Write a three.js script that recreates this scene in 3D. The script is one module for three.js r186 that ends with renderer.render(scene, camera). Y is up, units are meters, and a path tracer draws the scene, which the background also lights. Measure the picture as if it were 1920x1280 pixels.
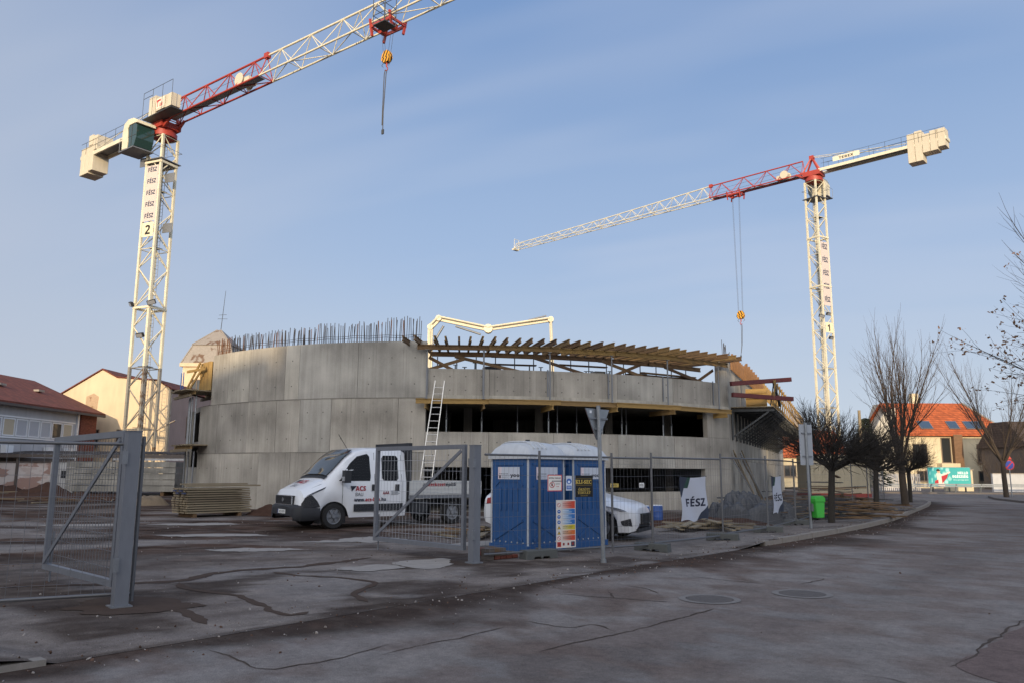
import * as THREE from 'three';
import { mergeGeometries, toCreasedNormals } from 'three/addons/utils/BufferGeometryUtils.js';

// ---------------------------------------------------------------- camera, sky, sun, exposure
const scene = new THREE.Scene();
const camera = new THREE.PerspectiveCamera(47.05, 1024 / 682, 0.1, 1500);
camera.position.set(0, 1.65, 0);
camera.rotation.order = 'YXZ';
camera.rotation.set(Math.atan(242 / 1470), 0, THREE.MathUtils.degToRad(0.3));
const renderer = new THREE.WebGLRenderer({ antialias: true });
renderer.toneMapping = THREE.LinearToneMapping;
renderer.toneMappingExposure = 1.12;
renderer.shadowMap.enabled = true;
const SUN_AZ = 5, SUN_EL = 11;                    // degrees left of straight behind the camera, above the horizon
const sunDir = new THREE.Vector3(-Math.sin(SUN_AZ * Math.PI / 180), Math.tan(SUN_EL * Math.PI / 180), Math.cos(SUN_AZ * Math.PI / 180)).normalize();
{
  // thin streaked high cloud: stretched noise on the dome
  const hsh = (x, y) => { const q = Math.sin(x * 127.1 + y * 311.7) * 43758.5453; return q - Math.floor(q); }, vn = (x, y) => { const a = Math.floor(x), b = Math.floor(y), u = x - a, v = y - b, U = u * u * (3 - 2 * u), W2 = v * v * (3 - 2 * v); return (hsh(a, b) * (1 - U) + hsh(a + 1, b) * U) * (1 - W2) + (hsh(a, b + 1) * (1 - U) + hsh(a + 1, b + 1) * U) * W2; };
  const cirrus = (v) => { const k = 1 / (0.18 + Math.max(0, v.y)), x = v.x * k, z = v.z * k, p = x * 0.9 + z * 0.35, q = z * 2.6 - x * 1.0; const f = 0.5 * vn(p * 0.9, q * 1.2) + 0.3 * vn(p * 2.1 + 7, q * 3.1) + 0.2 * vn(p * 4.3, q * 7 + 3); return Math.min(1, Math.max(0, (f - 0.42) * 3.2)); };
  const W = 1024, H = 512, data = new Float32Array(W * H * 4), d = new THREE.Vector3();
  const mixc = (a, b, t) => a.map((v, i) => v + (b[i] - v) * t), ss = (a, b, x) => { const t = Math.min(1, Math.max(0, (x - a) / (b - a))); return t * t * (3 - 2 * t); };
  for (let j = 0; j < H; j++) for (let i = 0; i < W; i++) {
    const el = ((j + 0.5) / H - 0.5) * Math.PI, az = ((i + 0.5) / W - 0.5) * 2 * Math.PI;
    d.set(Math.cos(el) * Math.cos(az), Math.sin(el), Math.cos(el) * Math.sin(az));
    const e = Math.max(0, el * 180 / Math.PI);
    let c = mixc([0.52, 0.59, 0.67], [0.345, 0.465, 0.665], ss(0, 17, e));
    c = mixc(c, [0.165, 0.282, 0.52], ss(10, 38, e)); c = mixc(c, [0.15, 0.26, 0.50], ss(38, 90, e));
    const wisp = cirrus(d); c = mixc(c, [0.56, 0.60, 0.70], 0.20 * wisp * ss(2, 14, e));
    const left = Math.max(0, -d.x);                                  // the air is hazier on the left, towards the sun's side
    c = mixc(c, [0.43, 0.47, 0.555], 0.68 * ss(0.05, 0.75, left) * (1 - ss(35, 75, e)));
    const cosS = d.dot(sunDir), g = Math.max(0, cosS);
    const glow = 1.25 * Math.pow(g, 1.5) + 2.2 * Math.pow(g, 16);
    c = [c[0] + glow * 1.0, c[1] + glow * 0.92, c[2] + glow * 0.80];
    if (el < 0) c = mixc(c, [0.16, 0.15, 0.14], ss(0, 12, -el * 180 / Math.PI));
    data.set([...c, 1], (j * W + i) * 4);
  }
  const sky = new THREE.DataTexture(data, W, H, THREE.RGBAFormat, THREE.FloatType);
  sky.mapping = THREE.EquirectangularReflectionMapping; sky.magFilter = sky.minFilter = THREE.LinearFilter; sky.needsUpdate = true;
  scene.background = sky; scene.environment = sky;
}
const sun = new THREE.DirectionalLight(new THREE.Color().setRGB(1, 0.78, 0.49), 3.4);
sun.position.copy(sunDir).multiplyScalar(150).add(new THREE.Vector3(0, 0, -50)); sun.target.position.set(0, 0, -50);
sun.castShadow = true; sun.shadow.mapSize.set(4096, 4096);
Object.assign(sun.shadow.camera, { left: -100, right: 100, top: 70, bottom: -70, near: 1, far: 400 });
scene.add(sun, sun.target);

// ---------------------------------------------------------------- helpers
const rngOf = (s) => () => { s |= 0; s = s + 0x6D2B79F5 | 0; let t = Math.imul(s ^ s >>> 15, 1 | s); t = t + Math.imul(t ^ t >>> 7, 61 | t) ^ t; return ((t ^ t >>> 14) >>> 0) / 4294967296; };
const R = rngOf(20240117), rr = (a, b, r = R) => a + (b - a) * r(), pick = (a, r = R) => a[Math.floor(r() * a.length)];
const V = (x, y, z) => new THREE.Vector3(x, y, z), vv = (p) => p.isVector3 ? p : V(...p);
const lerp = (a, b, t) => a + (b - a) * t, clamp = (x, a = 0, b = 1) => Math.min(b, Math.max(a, x)), sst = (a, b, x) => { const t = clamp((x - a) / (b - a)); return t * t * (3 - 2 * t); };
// tileable value noise, period p cells
function makeNoise(seed) {
  const t = new Float32Array(65536), r = rngOf(seed); for (let i = 0; i < 65536; i++) t[i] = r();
  const at = (x, y, px, py) => t[((((y % py) + py) % py) * 251 + (((x % px) + px) % px) * 7 + ((x % px + px) % px) * ((y % py + py) % py) % 97) & 65535];
  return (x, y, px = 4096, py = px) => { const xi = Math.floor(x), yi = Math.floor(y); let fx = x - xi, fy = y - yi; fx = fx * fx * (3 - 2 * fx); fy = fy * fy * (3 - 2 * fy);
    return lerp(lerp(at(xi, yi, px, py), at(xi + 1, yi, px, py), fx), lerp(at(xi, yi + 1, px, py), at(xi + 1, yi + 1, px, py), fx), fy); };
}
const n1 = makeNoise(11), n2 = makeNoise(57), n3 = makeNoise(93);
const fbm = (n, x, y, o = 4) => { let s = 0, a = 0.5, q = 0; for (let i = 0; i < o; i++) { s += a * n(x + i * 17.3, y + i * 9.1); q += a; x *= 2; y *= 2; a *= 0.5; } return s / q; };
const tfbm = (n, u, v, p, o = 4, q = p) => { let s = 0, a = 0.5, w = 0; for (let i = 0; i < o; i++) { s += a * n(u * p, v * q, p, q); w += a; p *= 2; q *= 2; a *= 0.5; } return s / w; };
function tex(w, h, fn, srgb = false) {       // fn(u, v) -> grey or [r, g, b], 0..1
  const d = new Uint8Array(w * h * 4);
  for (let j = 0; j < h; j++) for (let i = 0; i < w; i++) { const c = fn(i / w, j / h), k = (j * w + i) * 4; if (typeof c === 'number') { d[k] = d[k + 1] = d[k + 2] = clamp(c) * 255; } else { d[k] = clamp(c[0]) * 255; d[k + 1] = clamp(c[1]) * 255; d[k + 2] = clamp(c[2]) * 255; } d[k + 3] = 255; }
  const t = new THREE.DataTexture(d, w, h); t.wrapS = t.wrapT = THREE.RepeatWrapping; t.magFilter = THREE.LinearFilter; t.minFilter = THREE.LinearMipmapLinearFilter; t.generateMipmaps = true; if (srgb) t.colorSpace = THREE.SRGBColorSpace; t.needsUpdate = true; return t;
}
const sized = (t, mx, my = mx) => { const c = t.clone(); c.repeat.set(1 / mx, 1 / my); c.needsUpdate = true; return c; };
function canvasTex(w, h, draw) { const c = document.createElement('canvas'); c.width = w; c.height = h; const g = c.getContext('2d'); draw(g, w, h); const t = new THREE.CanvasTexture(c); t.colorSpace = THREE.SRGBColorSpace; t.magFilter = THREE.LinearFilter; t.needsUpdate = true; return t; }
const lin = (r, g, b) => new THREE.Color().setRGB(r, g, b);
const earth = (c, o = {}) => new THREE.MeshPhysicalMaterial({ color: lin(...c), roughness: 1, specularIntensity: 0.12, ...o });
const mat = (c, rough = 0.8, o = {}) => new THREE.MeshStandardMaterial({ color: Array.isArray(c) ? lin(...c) : c, roughness: rough, ...o });

// grey multiplier maps (mean about 0.8): colour comes from the material
const tGrain = tex(512, 512, (u, v) => 0.62 + 0.38 * (0.55 * tfbm(n1, u, v, 8, 5) + 0.45 * n2(u * 256, v * 256, 256)));
const tConcrete = tex(1024, 1024, (u, v) => {
  const blot = tfbm(n1, u, v, 5, 5), streak = tfbm(n2, u, v, 60, 3, 3), board = tfbm(n3, u, v, 26, 2, 2), pit = n2(u * 420, v * 420, 420);
  let c = 0.40 + 0.60 * blot + 0.16 * (streak - 0.5) + 0.10 * (board - 0.5) + 0.10 * (pit - 0.5);
  const drip = tfbm(n1, u, v, 90, 2, 2); if (drip > 0.62) c -= (drip - 0.62) * 0.9 * tfbm(n3, u, v, 6, 2);
  return [c * 1.0, c * 0.985, c * 0.955];
});
const tWood = tex(512, 512, (u, v) => { const g = tfbm(n1, u, v, 4, 4, 64), k = tfbm(n2, u, v, 6, 3, 10); const c = 0.55 + 0.4 * g + 0.25 * (k - 0.5); return [c, c * 0.97, c * 0.92]; });
const tPlaster = tex(512, 512, (u, v) => 0.72 + 0.22 * tfbm(n1, u, v, 4, 5) + 0.12 * (tfbm(n2, u, v, 30, 2, 5) - 0.5));
const tRust = tex(512, 512, (u, v) => { const a = tfbm(n1, u, v, 6, 5), k = sst(0.56, 0.66, a), g = 0.8 + 0.2 * tfbm(n2, u, v, 40, 2); return [lerp(g, 0.42, k), lerp(g, 0.27, k), lerp(g, 0.18, k)]; });
const tTile = tex(512, 512, (u, v) => { const row = v * 16, col = u * 12 + (Math.floor(row) % 2) * 0.5, e = (row % 1), f = (col % 1); const id = n3(Math.floor(col) + 3, Math.floor(row) * 5, 512); return (0.62 + 0.38 * id) * (e < 0.16 ? 0.55 : 1) * (f < 0.08 ? 0.75 : 1) * (0.8 + 0.3 * tfbm(n1, u, v, 6, 4)); });
const tAsphalt = tex(1024, 1024, (u, v) => { const a = tfbm(n1, u, v, 10, 5), s = n2(u * 512, v * 512, 512), b = n3(u * 180, v * 180, 180), k = tfbm(n3, u, v, 40, 3); return 0.62 + 0.2 * (a - 0.5) + 0.5 * (s - 0.45) * (b > 0.45 ? 1 : 0.45) + 0.22 * (k - 0.5); });
const tBump = tex(512, 512, (u, v) => 0.5 * n2(u * 200, v * 200, 200) + 0.5 * tfbm(n1, u, v, 24, 3));

const M = {};
M.concrete = [[0.56, 0.525, 0.47], [0.50, 0.47, 0.425], [0.61, 0.575, 0.51], [0.535, 0.515, 0.475]].map((c, i) => { const t = sized(tConcrete, 5.3, 6.1); t.offset.set(i * 0.31, i * 0.17); return earth(c, { map: t, bumpMap: sized(tBump, 1.3), bumpScale: 0.004 }); });
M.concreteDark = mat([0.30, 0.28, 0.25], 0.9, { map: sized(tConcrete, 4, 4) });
M.precast = mat([0.42, 0.40, 0.36], 0.9, { map: sized(tConcrete, 3.1, 2.3) });
M.ballast = mat([0.70, 0.62, 0.48], 0.85, { map: sized(tPlaster, 3) });
M.craneWhite = mat([0.84, 0.77, 0.58], 0.5, { map: sized(tPlaster, 2.3) });
M.craneGrey = mat([0.27, 0.255, 0.225], 0.6, { map: sized(tRust, 1.7) });
M.craneRed = mat([0.46, 0.055, 0.035], 0.5, { map: sized(tPlaster, 2.3) });
M.darkSteel = mat([0.05, 0.055, 0.06], 0.6);
M.steel = mat([0.27, 0.28, 0.30], 0.5, { metalness: 0.5, map: sized(tGrain, 0.7) });
M.gateGrey = mat([0.185, 0.195, 0.22], 0.5, { map: sized(tPlaster, 0.9) });
M.fenceSteel = mat([0.15, 0.15, 0.155], 0.5, { metalness: 0.45 });
M.wire = mat([0.20, 0.20, 0.21], 0.45, { metalness: 0.55 });
M.wireGalv = mat([0.42, 0.43, 0.45], 0.45, { metalness: 0.4 });
M.galv = mat([0.36, 0.38, 0.40], 0.42, { metalness: 0.6, map: sized(tGrain, 0.5) });
M.alu = mat([0.62, 0.61, 0.58], 0.4, { metalness: 0.5 });
M.rebar = mat([0.05, 0.047, 0.052], 0.8);
M.rebarRust = mat([0.16, 0.075, 0.04], 0.85);
M.cable = mat([0.06, 0.06, 0.065], 0.6);
M.black = mat([0.018, 0.018, 0.02], 0.6);
M.rubber = mat([0.022, 0.021, 0.021], 0.85, { map: sized(tGrain, 0.3) });
M.timberYellow = [[0.42, 0.27, 0.09], [0.37, 0.24, 0.085], [0.31, 0.20, 0.08]].map((c) => mat(c, 0.75, { map: sized(tWood, 1.6, 0.5) }));
M.timberBrown = [[0.21, 0.125, 0.062], [0.26, 0.165, 0.085], [0.17, 0.105, 0.06]].map((c) => mat(c, 0.85, { map: sized(tWood, 1.6, 0.5) }));
M.timberGrey = [[0.30, 0.245, 0.165], [0.25, 0.20, 0.135], [0.34, 0.28, 0.19]].map((c) => mat(c, 0.85, { map: sized(tWood, 1.8, 0.4) }));
M.formOrange = mat([0.27, 0.135, 0.055], 0.7, { map: sized(tWood, 1.2, 0.6) });
M.walerRed = mat([0.14, 0.024, 0.024], 0.55, { map: sized(tPlaster, 1) });
M.whitePaint = new THREE.MeshPhysicalMaterial({ color: lin(0.74, 0.75, 0.77), roughness: 0.35, clearcoat: 0.6, clearcoatRoughness: 0.15 });
M.plasticDark = mat([0.022, 0.023, 0.027], 0.62);
M.glassDark = new THREE.MeshPhysicalMaterial({ color: lin(0.008, 0.009, 0.011), roughness: 0.06, specularIntensity: 0.35 });
M.glassWind = new THREE.MeshPhysicalMaterial({ color: lin(0.035, 0.045, 0.052), roughness: 0.05 });
M.glassLamp = new THREE.MeshPhysicalMaterial({ color: lin(0.24, 0.25, 0.27), roughness: 0.1, specularIntensity: 0.7 });
M.chrome = mat([0.6, 0.6, 0.6], 0.25, { metalness: 0.9 });
M.toiletBlue = mat([0.022, 0.105, 0.30], 0.5, { map: sized(tPlaster, 1.1) });
M.toiletRoof = mat([0.62, 0.64, 0.66], 0.5, { map: sized(tPlaster, 1.4) });
M.binGreen = mat([0.05, 0.42, 0.045], 0.45);
M.creamWall = mat([0.80, 0.64, 0.44], 0.9, { map: sized(tPlaster, 7) });
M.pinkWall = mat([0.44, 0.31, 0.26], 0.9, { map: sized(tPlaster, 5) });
M.whiteWall = mat([0.60, 0.59, 0.60], 0.9, { map: sized(tPlaster, 6) });
M.houseWall = mat([0.76, 0.66, 0.46], 0.9, { map: sized(tPlaster, 6) });
M.houseGable = mat([0.62, 0.58, 0.50], 0.9, { map: sized(tPlaster, 6) });
M.brick = mat([0.25, 0.075, 0.048], 0.9, { map: sized(tTile, 2.4, 1.2) });
M.roofDark = mat([0.22, 0.058, 0.036], 0.85, { map: sized(tTile, 3.4, 5.2) });
M.roofOrange = mat([0.52, 0.12, 0.035], 0.85, { map: sized(tTile, 3.4, 5.2) });
M.tin = mat([0.33, 0.29, 0.25], 0.6, { map: sized(tRust, 5) });
M.shadedBrown = mat([0.14, 0.115, 0.10], 0.9, { map: sized(tPlaster, 4) });  // brown with shade already mixed into the colour, for dim walls and trim
M.bark = mat([0.085, 0.065, 0.05], 0.95, { map: sized(tWood, 0.5, 0.2) });
M.barkDark = mat([0.048, 0.042, 0.037], 0.95, { map: sized(tWood, 0.5, 0.2) });
M.twig = mat([0.075, 0.055, 0.042], 0.95);
M.leafDry = new THREE.MeshPhysicalMaterial({ color: lin(0.20, 0.10, 0.045), roughness: 0.9, transmission: 0.25, side: THREE.DoubleSide });
M.conifer = mat([0.05, 0.06, 0.035], 0.95);
M.mudPile = earth([0.115, 0.066, 0.048], { map: sized(tGrain, 0.9), bumpMap: sized(tBump, 0.5), bumpScale: 0.02 });
M.tarp = mat([0.055, 0.06, 0.072], 0.5, { map: sized(tPlaster, 0.8) });
M.blockGrey = mat([0.115, 0.12, 0.115], 0.9, { map: sized(tGrain, 0.5) });
M.kerb = earth([0.36, 0.32, 0.28], { map: sized(tGrain, 0.7), bumpMap: sized(tBump, 0.5), bumpScale: 0.006 });
M.frame = mat([0.16, 0.12, 0.09], 0.7);
M.pane = new THREE.MeshPhysicalMaterial({ color: lin(0.03, 0.033, 0.036), roughness: 0.05 });
M.curtain = mat([0.55, 0.46, 0.33], 0.9);
M.blindGrey = mat([0.46, 0.46, 0.48], 0.7);
M.cableBlue = mat([0.03, 0.10, 0.32], 0.5);

// --- geometry pieces: all non-indexed with position, normal, uv in metres
function finish(pos, uv, nor) { const g = new THREE.BufferGeometry(); g.setAttribute('position', new THREE.Float32BufferAttribute(pos, 3)); g.setAttribute('uv', new THREE.Float32BufferAttribute(uv, 2)); if (nor) g.setAttribute('normal', new THREE.Float32BufferAttribute(nor, 3)); else g.computeVertexNormals(); return g; }
function boxUV(g) {                                     // metre uv by the way each face points
  g = g.index ? g.toNonIndexed() : g; if (!g.attributes.normal) g.computeVertexNormals();
  const p = g.attributes.position, n = p.count, uv = new Float32Array(n * 2), a = V(0, 0, 0), b = V(0, 0, 0), c = V(0, 0, 0);
  for (let i = 0; i < n; i += 3) { a.fromBufferAttribute(p, i); b.fromBufferAttribute(p, i + 1).sub(a); c.fromBufferAttribute(p, i + 2).sub(a); b.cross(c); const x = Math.abs(b.x), y = Math.abs(b.y), z = Math.abs(b.z);
    for (let k = i; k < i + 3; k++) { const X = p.getX(k), Y = p.getY(k), Z = p.getZ(k); if (y >= x && y >= z) { uv[k * 2] = X; uv[k * 2 + 1] = Z; } else if (x >= z) { uv[k * 2] = Z; uv[k * 2 + 1] = Y; } else { uv[k * 2] = X; uv[k * 2 + 1] = Y; } } }
  g.setAttribute('uv', new THREE.BufferAttribute(uv, 2)); for (const k of Object.keys(g.attributes)) if (!['position', 'normal', 'uv'].includes(k)) g.deleteAttribute(k); return g;
}
function hexa(c) {                                      // 8 corners: 0-3 one end, 4-7 the other, same winding; uv runs along 0->4
  const pos = [], uv = []; const P = c.map(vv);
  const quad = (a, b, d, e, alongFirst) => { const w = P[a].distanceTo(P[b]), h = P[a].distanceTo(P[e]); for (const [i, u, v] of [[a, 0, 0], [b, w, 0], [d, w, h], [a, 0, 0], [d, w, h], [e, 0, h]]) { pos.push(P[i].x, P[i].y, P[i].z); uv.push(...(alongFirst ? [u, v] : [v, u])); } };
  quad(0, 4, 5, 1, true); quad(1, 5, 6, 2, true); quad(2, 6, 7, 3, true); quad(3, 7, 4, 0, true); quad(0, 1, 2, 3, true); quad(7, 6, 5, 4, true);
  const g = finish(pos, uv); const off = R() * 5, off2 = R() * 5, u = g.attributes.uv; for (let i = 0; i < u.count; i++) u.setXY(i, u.getX(i) + off, u.getY(i) + off2); return g;
}
function beam(p0, p1, w, h = w, up = [0, 1, 0]) {       // square bar from p0 to p1, h measured along up
  p0 = vv(p0); p1 = vv(p1); const L = p1.clone().sub(p0).normalize(); let U = vv(up).clone(); U.addScaledVector(L, -U.dot(L)); if (U.lengthSq() < 1e-6) { U = V(0, 0, 1); U.addScaledVector(L, -U.dot(L)); } U.normalize(); const S = L.clone().cross(U);
  const c = []; for (const p of [p0, p1]) for (const [a, b] of [[-1, -1], [1, -1], [1, 1], [-1, 1]]) c.push(p.clone().addScaledVector(S, a * w / 2).addScaledVector(U, b * h / 2));
  return hexa(c);
}
const box = (x, y, z, sx, sy, sz, ry = 0) => { const g = new THREE.BoxGeometry(sx, sy, sz); if (ry) g.rotateY(ry); g.translate(x, y, z); return boxUV(g); };   // y is the centre
function tube(p0, p1, r0, r1 = r0, n = 7, caps = true) {
  p0 = vv(p0); p1 = vv(p1); const L = p1.clone().sub(p0), len = L.length(); L.normalize(); const U = Math.abs(L.y) < 0.9 ? V(0, 1, 0) : V(1, 0, 0); U.addScaledVector(L, -U.dot(L)).normalize(); const S = L.clone().cross(U);
  const pos = [], uv = [], nor = []; const ring = (p, r, k) => { const a = k / n * 2 * Math.PI, d = U.clone().multiplyScalar(Math.cos(a)).addScaledVector(S, Math.sin(a)); return [p.clone().addScaledVector(d, r), d]; };
  const o = R() * 3; const put = ([q, d], u, v) => { pos.push(q.x, q.y, q.z); nor.push(d.x, d.y, d.z); uv.push(u + o, v); };
  for (let k = 0; k < n; k++) { const a = ring(p0, r0, k), b = ring(p0, r0, k + 1), c = ring(p1, r1, k + 1), d = ring(p1, r1, k), v0 = k / n * 6.28 * r0, v1 = (k + 1) / n * 6.28 * r0;
    put(a, 0, v0); put(b, 0, v1); put(c, len, v1); put(a, 0, v0); put(c, len, v1); put(d, len, v0);
    if (caps) { const nl = L.clone(), nb = L.clone().negate(); for (const [q, dn] of [[p0, nb], [b[0], nb], [a[0], nb], [p1, nl], [d[0], nl], [c[0], nl]]) { pos.push(q.x, q.y, q.z); nor.push(dn.x, dn.y, dn.z); uv.push(0, 0); } } }
  return finish(pos, uv, nor);
}
const path = (pts, r, n = 6) => pts.slice(1).map((p, i) => tube(pts[i], p, r, r, n));
function prism(pts, depth, bevel = 0) {                 // outline in x,y, extruded along +z
  const s = new THREE.Shape(pts.map((p) => new THREE.Vector2(...p)));
  return boxUV(new THREE.ExtrudeGeometry(s, { depth, bevelEnabled: bevel > 0, bevelSize: bevel, bevelThickness: bevel, bevelOffset: -bevel, bevelSegments: 2, curveSegments: 10, steps: 1 }));
}
const lathe = (pts, seg = 20) => boxUV(new THREE.LatheGeometry(pts.map((p) => new THREE.Vector2(...p)), seg));
function quadSheet(a, b, c, d) { const g = finish([...a, ...b, ...c, ...a, ...c, ...d], [0, 0, 1, 0, 1, 1, 0, 0, 1, 1, 0, 1]); return g; }   // uv 0..1 for print
const used = new Map(); const numbered = (n) => { const k = used.get(n) || 0; used.set(n, k + 1); return k ? `${n}_${String(k).padStart(3, '0')}` : n; };
function obj(name, geos, m, parent = scene) {
  const g = Array.isArray(geos) ? (geos.length > 1 ? mergeGeometries(geos.flat(3)) : geos.flat(3)[0]) : geos;
  const o = new THREE.Mesh(g, m); o.name = parent === scene ? numbered(name) : name; o.castShadow = o.receiveShadow = true; parent.add(o); return o;
}
function tag(o, label, category, group) { o.userData.label = label; o.userData.category = category; if (group) o.userData.group = group; return o; }
function thing(name, label, category, [x, y, z] = [0, 0, 0], turn = 0, group) { const o = new THREE.Group(); o.name = numbered(name); scene.add(o); o.position.set(x, y, z); o.rotation.y = turn; return tag(o, label, category, group); }
const struct = (o) => { o.userData.kind = 'structure'; return o; };
const stuffPart = (o) => { o.userData.kind = 'stuff'; return o; };
const decal = (t, o = {}) => mat([1, 1, 1], 0.6, { map: t, ...o });
const inkDecal = (t) => mat([1, 1, 1], 0.5, { map: t, transparent: true, alphaTest: 0.4 });

// ---------------------------------------------------------------- ground, road, yard
const kerbPts = [[-22, 14], [-12, 2.5], [-8.2, -2], [-3.82, -7.15], [0.02, -11.7], [2.29, -14.37], [7.13, -19.86], [11.88, -25.85], [17.69, -34.86], [21.8, -41.6], [23.6, -45.2], [24.1, -48.5], [24.6, -53], [26.2, -62], [28.5, -74]];
const kerbCurve = new THREE.CatmullRomCurve3(kerbPts.map(([x, z]) => V(x, 0, z)), false, 'centripetal');
const KN = 420, kerbS = Array.from({ length: KN + 1 }, (_, i) => kerbCurve.getPointAt(i / KN)), kerbLen = kerbCurve.getLength();
const kerbN = kerbS.map((p, i) => { const a = kerbS[Math.max(0, i - 1)], b = kerbS[Math.min(KN, i + 1)], t = b.clone().sub(a).normalize(); return V(t.z, 0, -t.x); });   // points into the site
function kerbAt(x, z) { let best = 1e9, k = 0; for (let i = 0; i <= KN; i += 3) { const d = (kerbS[i].x - x) ** 2 + (kerbS[i].z - z) ** 2; if (d < best) { best = d; k = i; } } const dx = x - kerbS[k].x, dz = z - kerbS[k].z, q = dx * kerbN[k].x + dz * kerbN[k].z; return { k, q, d: best > 9 ? Math.sqrt(best) : Math.abs(q), s: k / KN * kerbLen + dx * -kerbN[k].z + dz * kerbN[k].x }; }
const YL = 0.05;
// the kerb is up on the far left and along the right, and dropped flush in front of the gate
const edgeUp = (x) => x < -3.9 ? 0.11 * sst(-3.7, -4.3, x) : 0.11 * sst(4.6, 6.2, x);
function yardY(k, q) { const e = edgeUp(kerbS[k].x); return lerp(Math.max(0.004, e), YL, sst(0.2, 2.6, q)); }
const bumpy = (x, z, q) => q > 4 ? 0.016 * (fbm(n1, x * 0.5, z * 0.5, 3) - 0.5) * sst(4, 7, q) : 0;
const groundY = (x, z) => { const { k, q } = kerbAt(x, z); return q > 0 ? yardY(k, q) + bumpy(x, z, q) : 0; };

struct(obj('ground', (() => { const g = new THREE.PlaneGeometry(1400, 1400); g.rotateX(-Math.PI / 2); g.translate(0, -0.06, 0); return boxUV(g); })(), mat([0.12, 0.10, 0.085], 1, { map: sized(tGrain, 3) })));
function colouredGrid(xs, zs, yOf, colOf, m, name) {
  const pos = [], col = [], uv = [], idx = []; zs.forEach((z) => xs.forEach((x) => { const [X, Y, Z] = yOf(x, z); pos.push(X, Y, Z); uv.push(X, Z); col.push(...colOf(X, Z, x, z)); }));
  const w = xs.length; for (let j = 0; j < zs.length - 1; j++) for (let i = 0; i < w - 1; i++) { const a = j * w + i; idx.push(a, a + 1, a + w, a + 1, a + w + 1, a + w); }
  const g = new THREE.BufferGeometry(); g.setAttribute('position', new THREE.Float32BufferAttribute(pos, 3)); g.setAttribute('uv', new THREE.Float32BufferAttribute(uv, 2)); g.setAttribute('color', new THREE.Float32BufferAttribute(col, 3)); g.setIndex(idx); g.computeVertexNormals();
  if (g.attributes.normal.getY(0) < 0) { const n = g.attributes.normal; for (let i = 0; i < n.count; i++) n.setXYZ(i, -n.getX(i), -n.getY(i), -n.getZ(i)); g.setIndex(idx.map((v, i) => i % 3 === 1 ? idx[i + 1] : i % 3 === 2 ? idx[i - 1] : v)); }
  return struct(obj(name, g, m));
}
const grow = (from, to, step, k) => { const a = [from]; let s = step; const dir = Math.sign(to - from); while ((to - a[a.length - 1]) * dir > 0) { a.push(a[a.length - 1] + dir * s); s *= k; } return a; };
const mix3 = (a, b, t) => [lerp(a[0], b[0], t), lerp(a[1], b[1], t), lerp(a[2], b[2], t)];
const ASPH = [0.30, 0.272, 0.252], ASPH2 = [0.375, 0.332, 0.302], MUD = [0.066, 0.042, 0.031], MUDRED = [0.15, 0.092, 0.068], DUST = [0.40, 0.335, 0.285], WET = [0.115, 0.085, 0.072];
const fc = (n, x, y, o = 4, k = 2.4) => clamp(0.5 + (fbm(n, x, y, o) - 0.5) * k);
M.road = earth([1, 1, 1], { vertexColors: true, map: sized(tAsphalt, 2.3), bumpMap: sized(tBump, 0.8), bumpScale: 0.006 });
M.yard = earth([1, 1, 1], { vertexColors: true, map: sized(tAsphalt, 3.1), bumpMap: sized(tBump, 1.1), bumpScale: 0.012 });
{
  const xs = [...grow(-1, -45, 0.11, 1.022).reverse(), ...grow(-0.9, 95, 0.11, 1.016)], zs = [...grow(-3, 25, 0.2, 1.06).reverse(), ...grow(-3.1, -78, 0.085, 1.012)];
  colouredGrid(xs, zs, (x, z) => [x, 0, z], (x, z) => {
    const { q, d, s } = kerbAt(x, z);
    let c = mix3(ASPH, ASPH2, sst(0.2, 0.8, fc(n1, q * 0.5, s * 0.05, 4)));
    // lanes of tyre-carried dust that follow the bend
    const lane = fc(n2, q * 0.9, 3 + s * 0.025, 3), fine = fc(n3, x * 2.2, z * 2.2, 3);
    c = mix3(c, [0.26, 0.195, 0.165], 0.6 * sst(0.5, 0.72, lane) * sst(0.3, 0.6, fine));
    c = mix3(c, DUST, 0.22 * sst(0.5, 0.9, fc(n1, q * 2.2 + 40, s * 0.14, 4)));
    // mud trodden and washed along the kerb, ragged
    const edge = fc(n3, x * 0.9, z * 0.9, 4), w = 0.35 + 0.95 * fc(n1, x * 0.45 + 9, z * 0.45, 3);
    if (d < 4) c = mix3(c, MUD, 0.92 * sst(w * 1.3, w * 0.4, d * (0.55 + 0.9 * edge)));
    c = mix3(c, MUDRED, 0.5 * sst(0.64, 0.76, fc(n2, x * 0.8 + 5, z * 0.8 + 3, 4)) * sst(7, 1, d));
    const sp = fc(n3, x * 5, z * 5, 3, 2.2); c = mix3(c, sp > 0.5 ? DUST : WET, 0.14 * Math.abs(sp - 0.5) * 2);
    return c;
  }, M.road, 'road');
}
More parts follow.
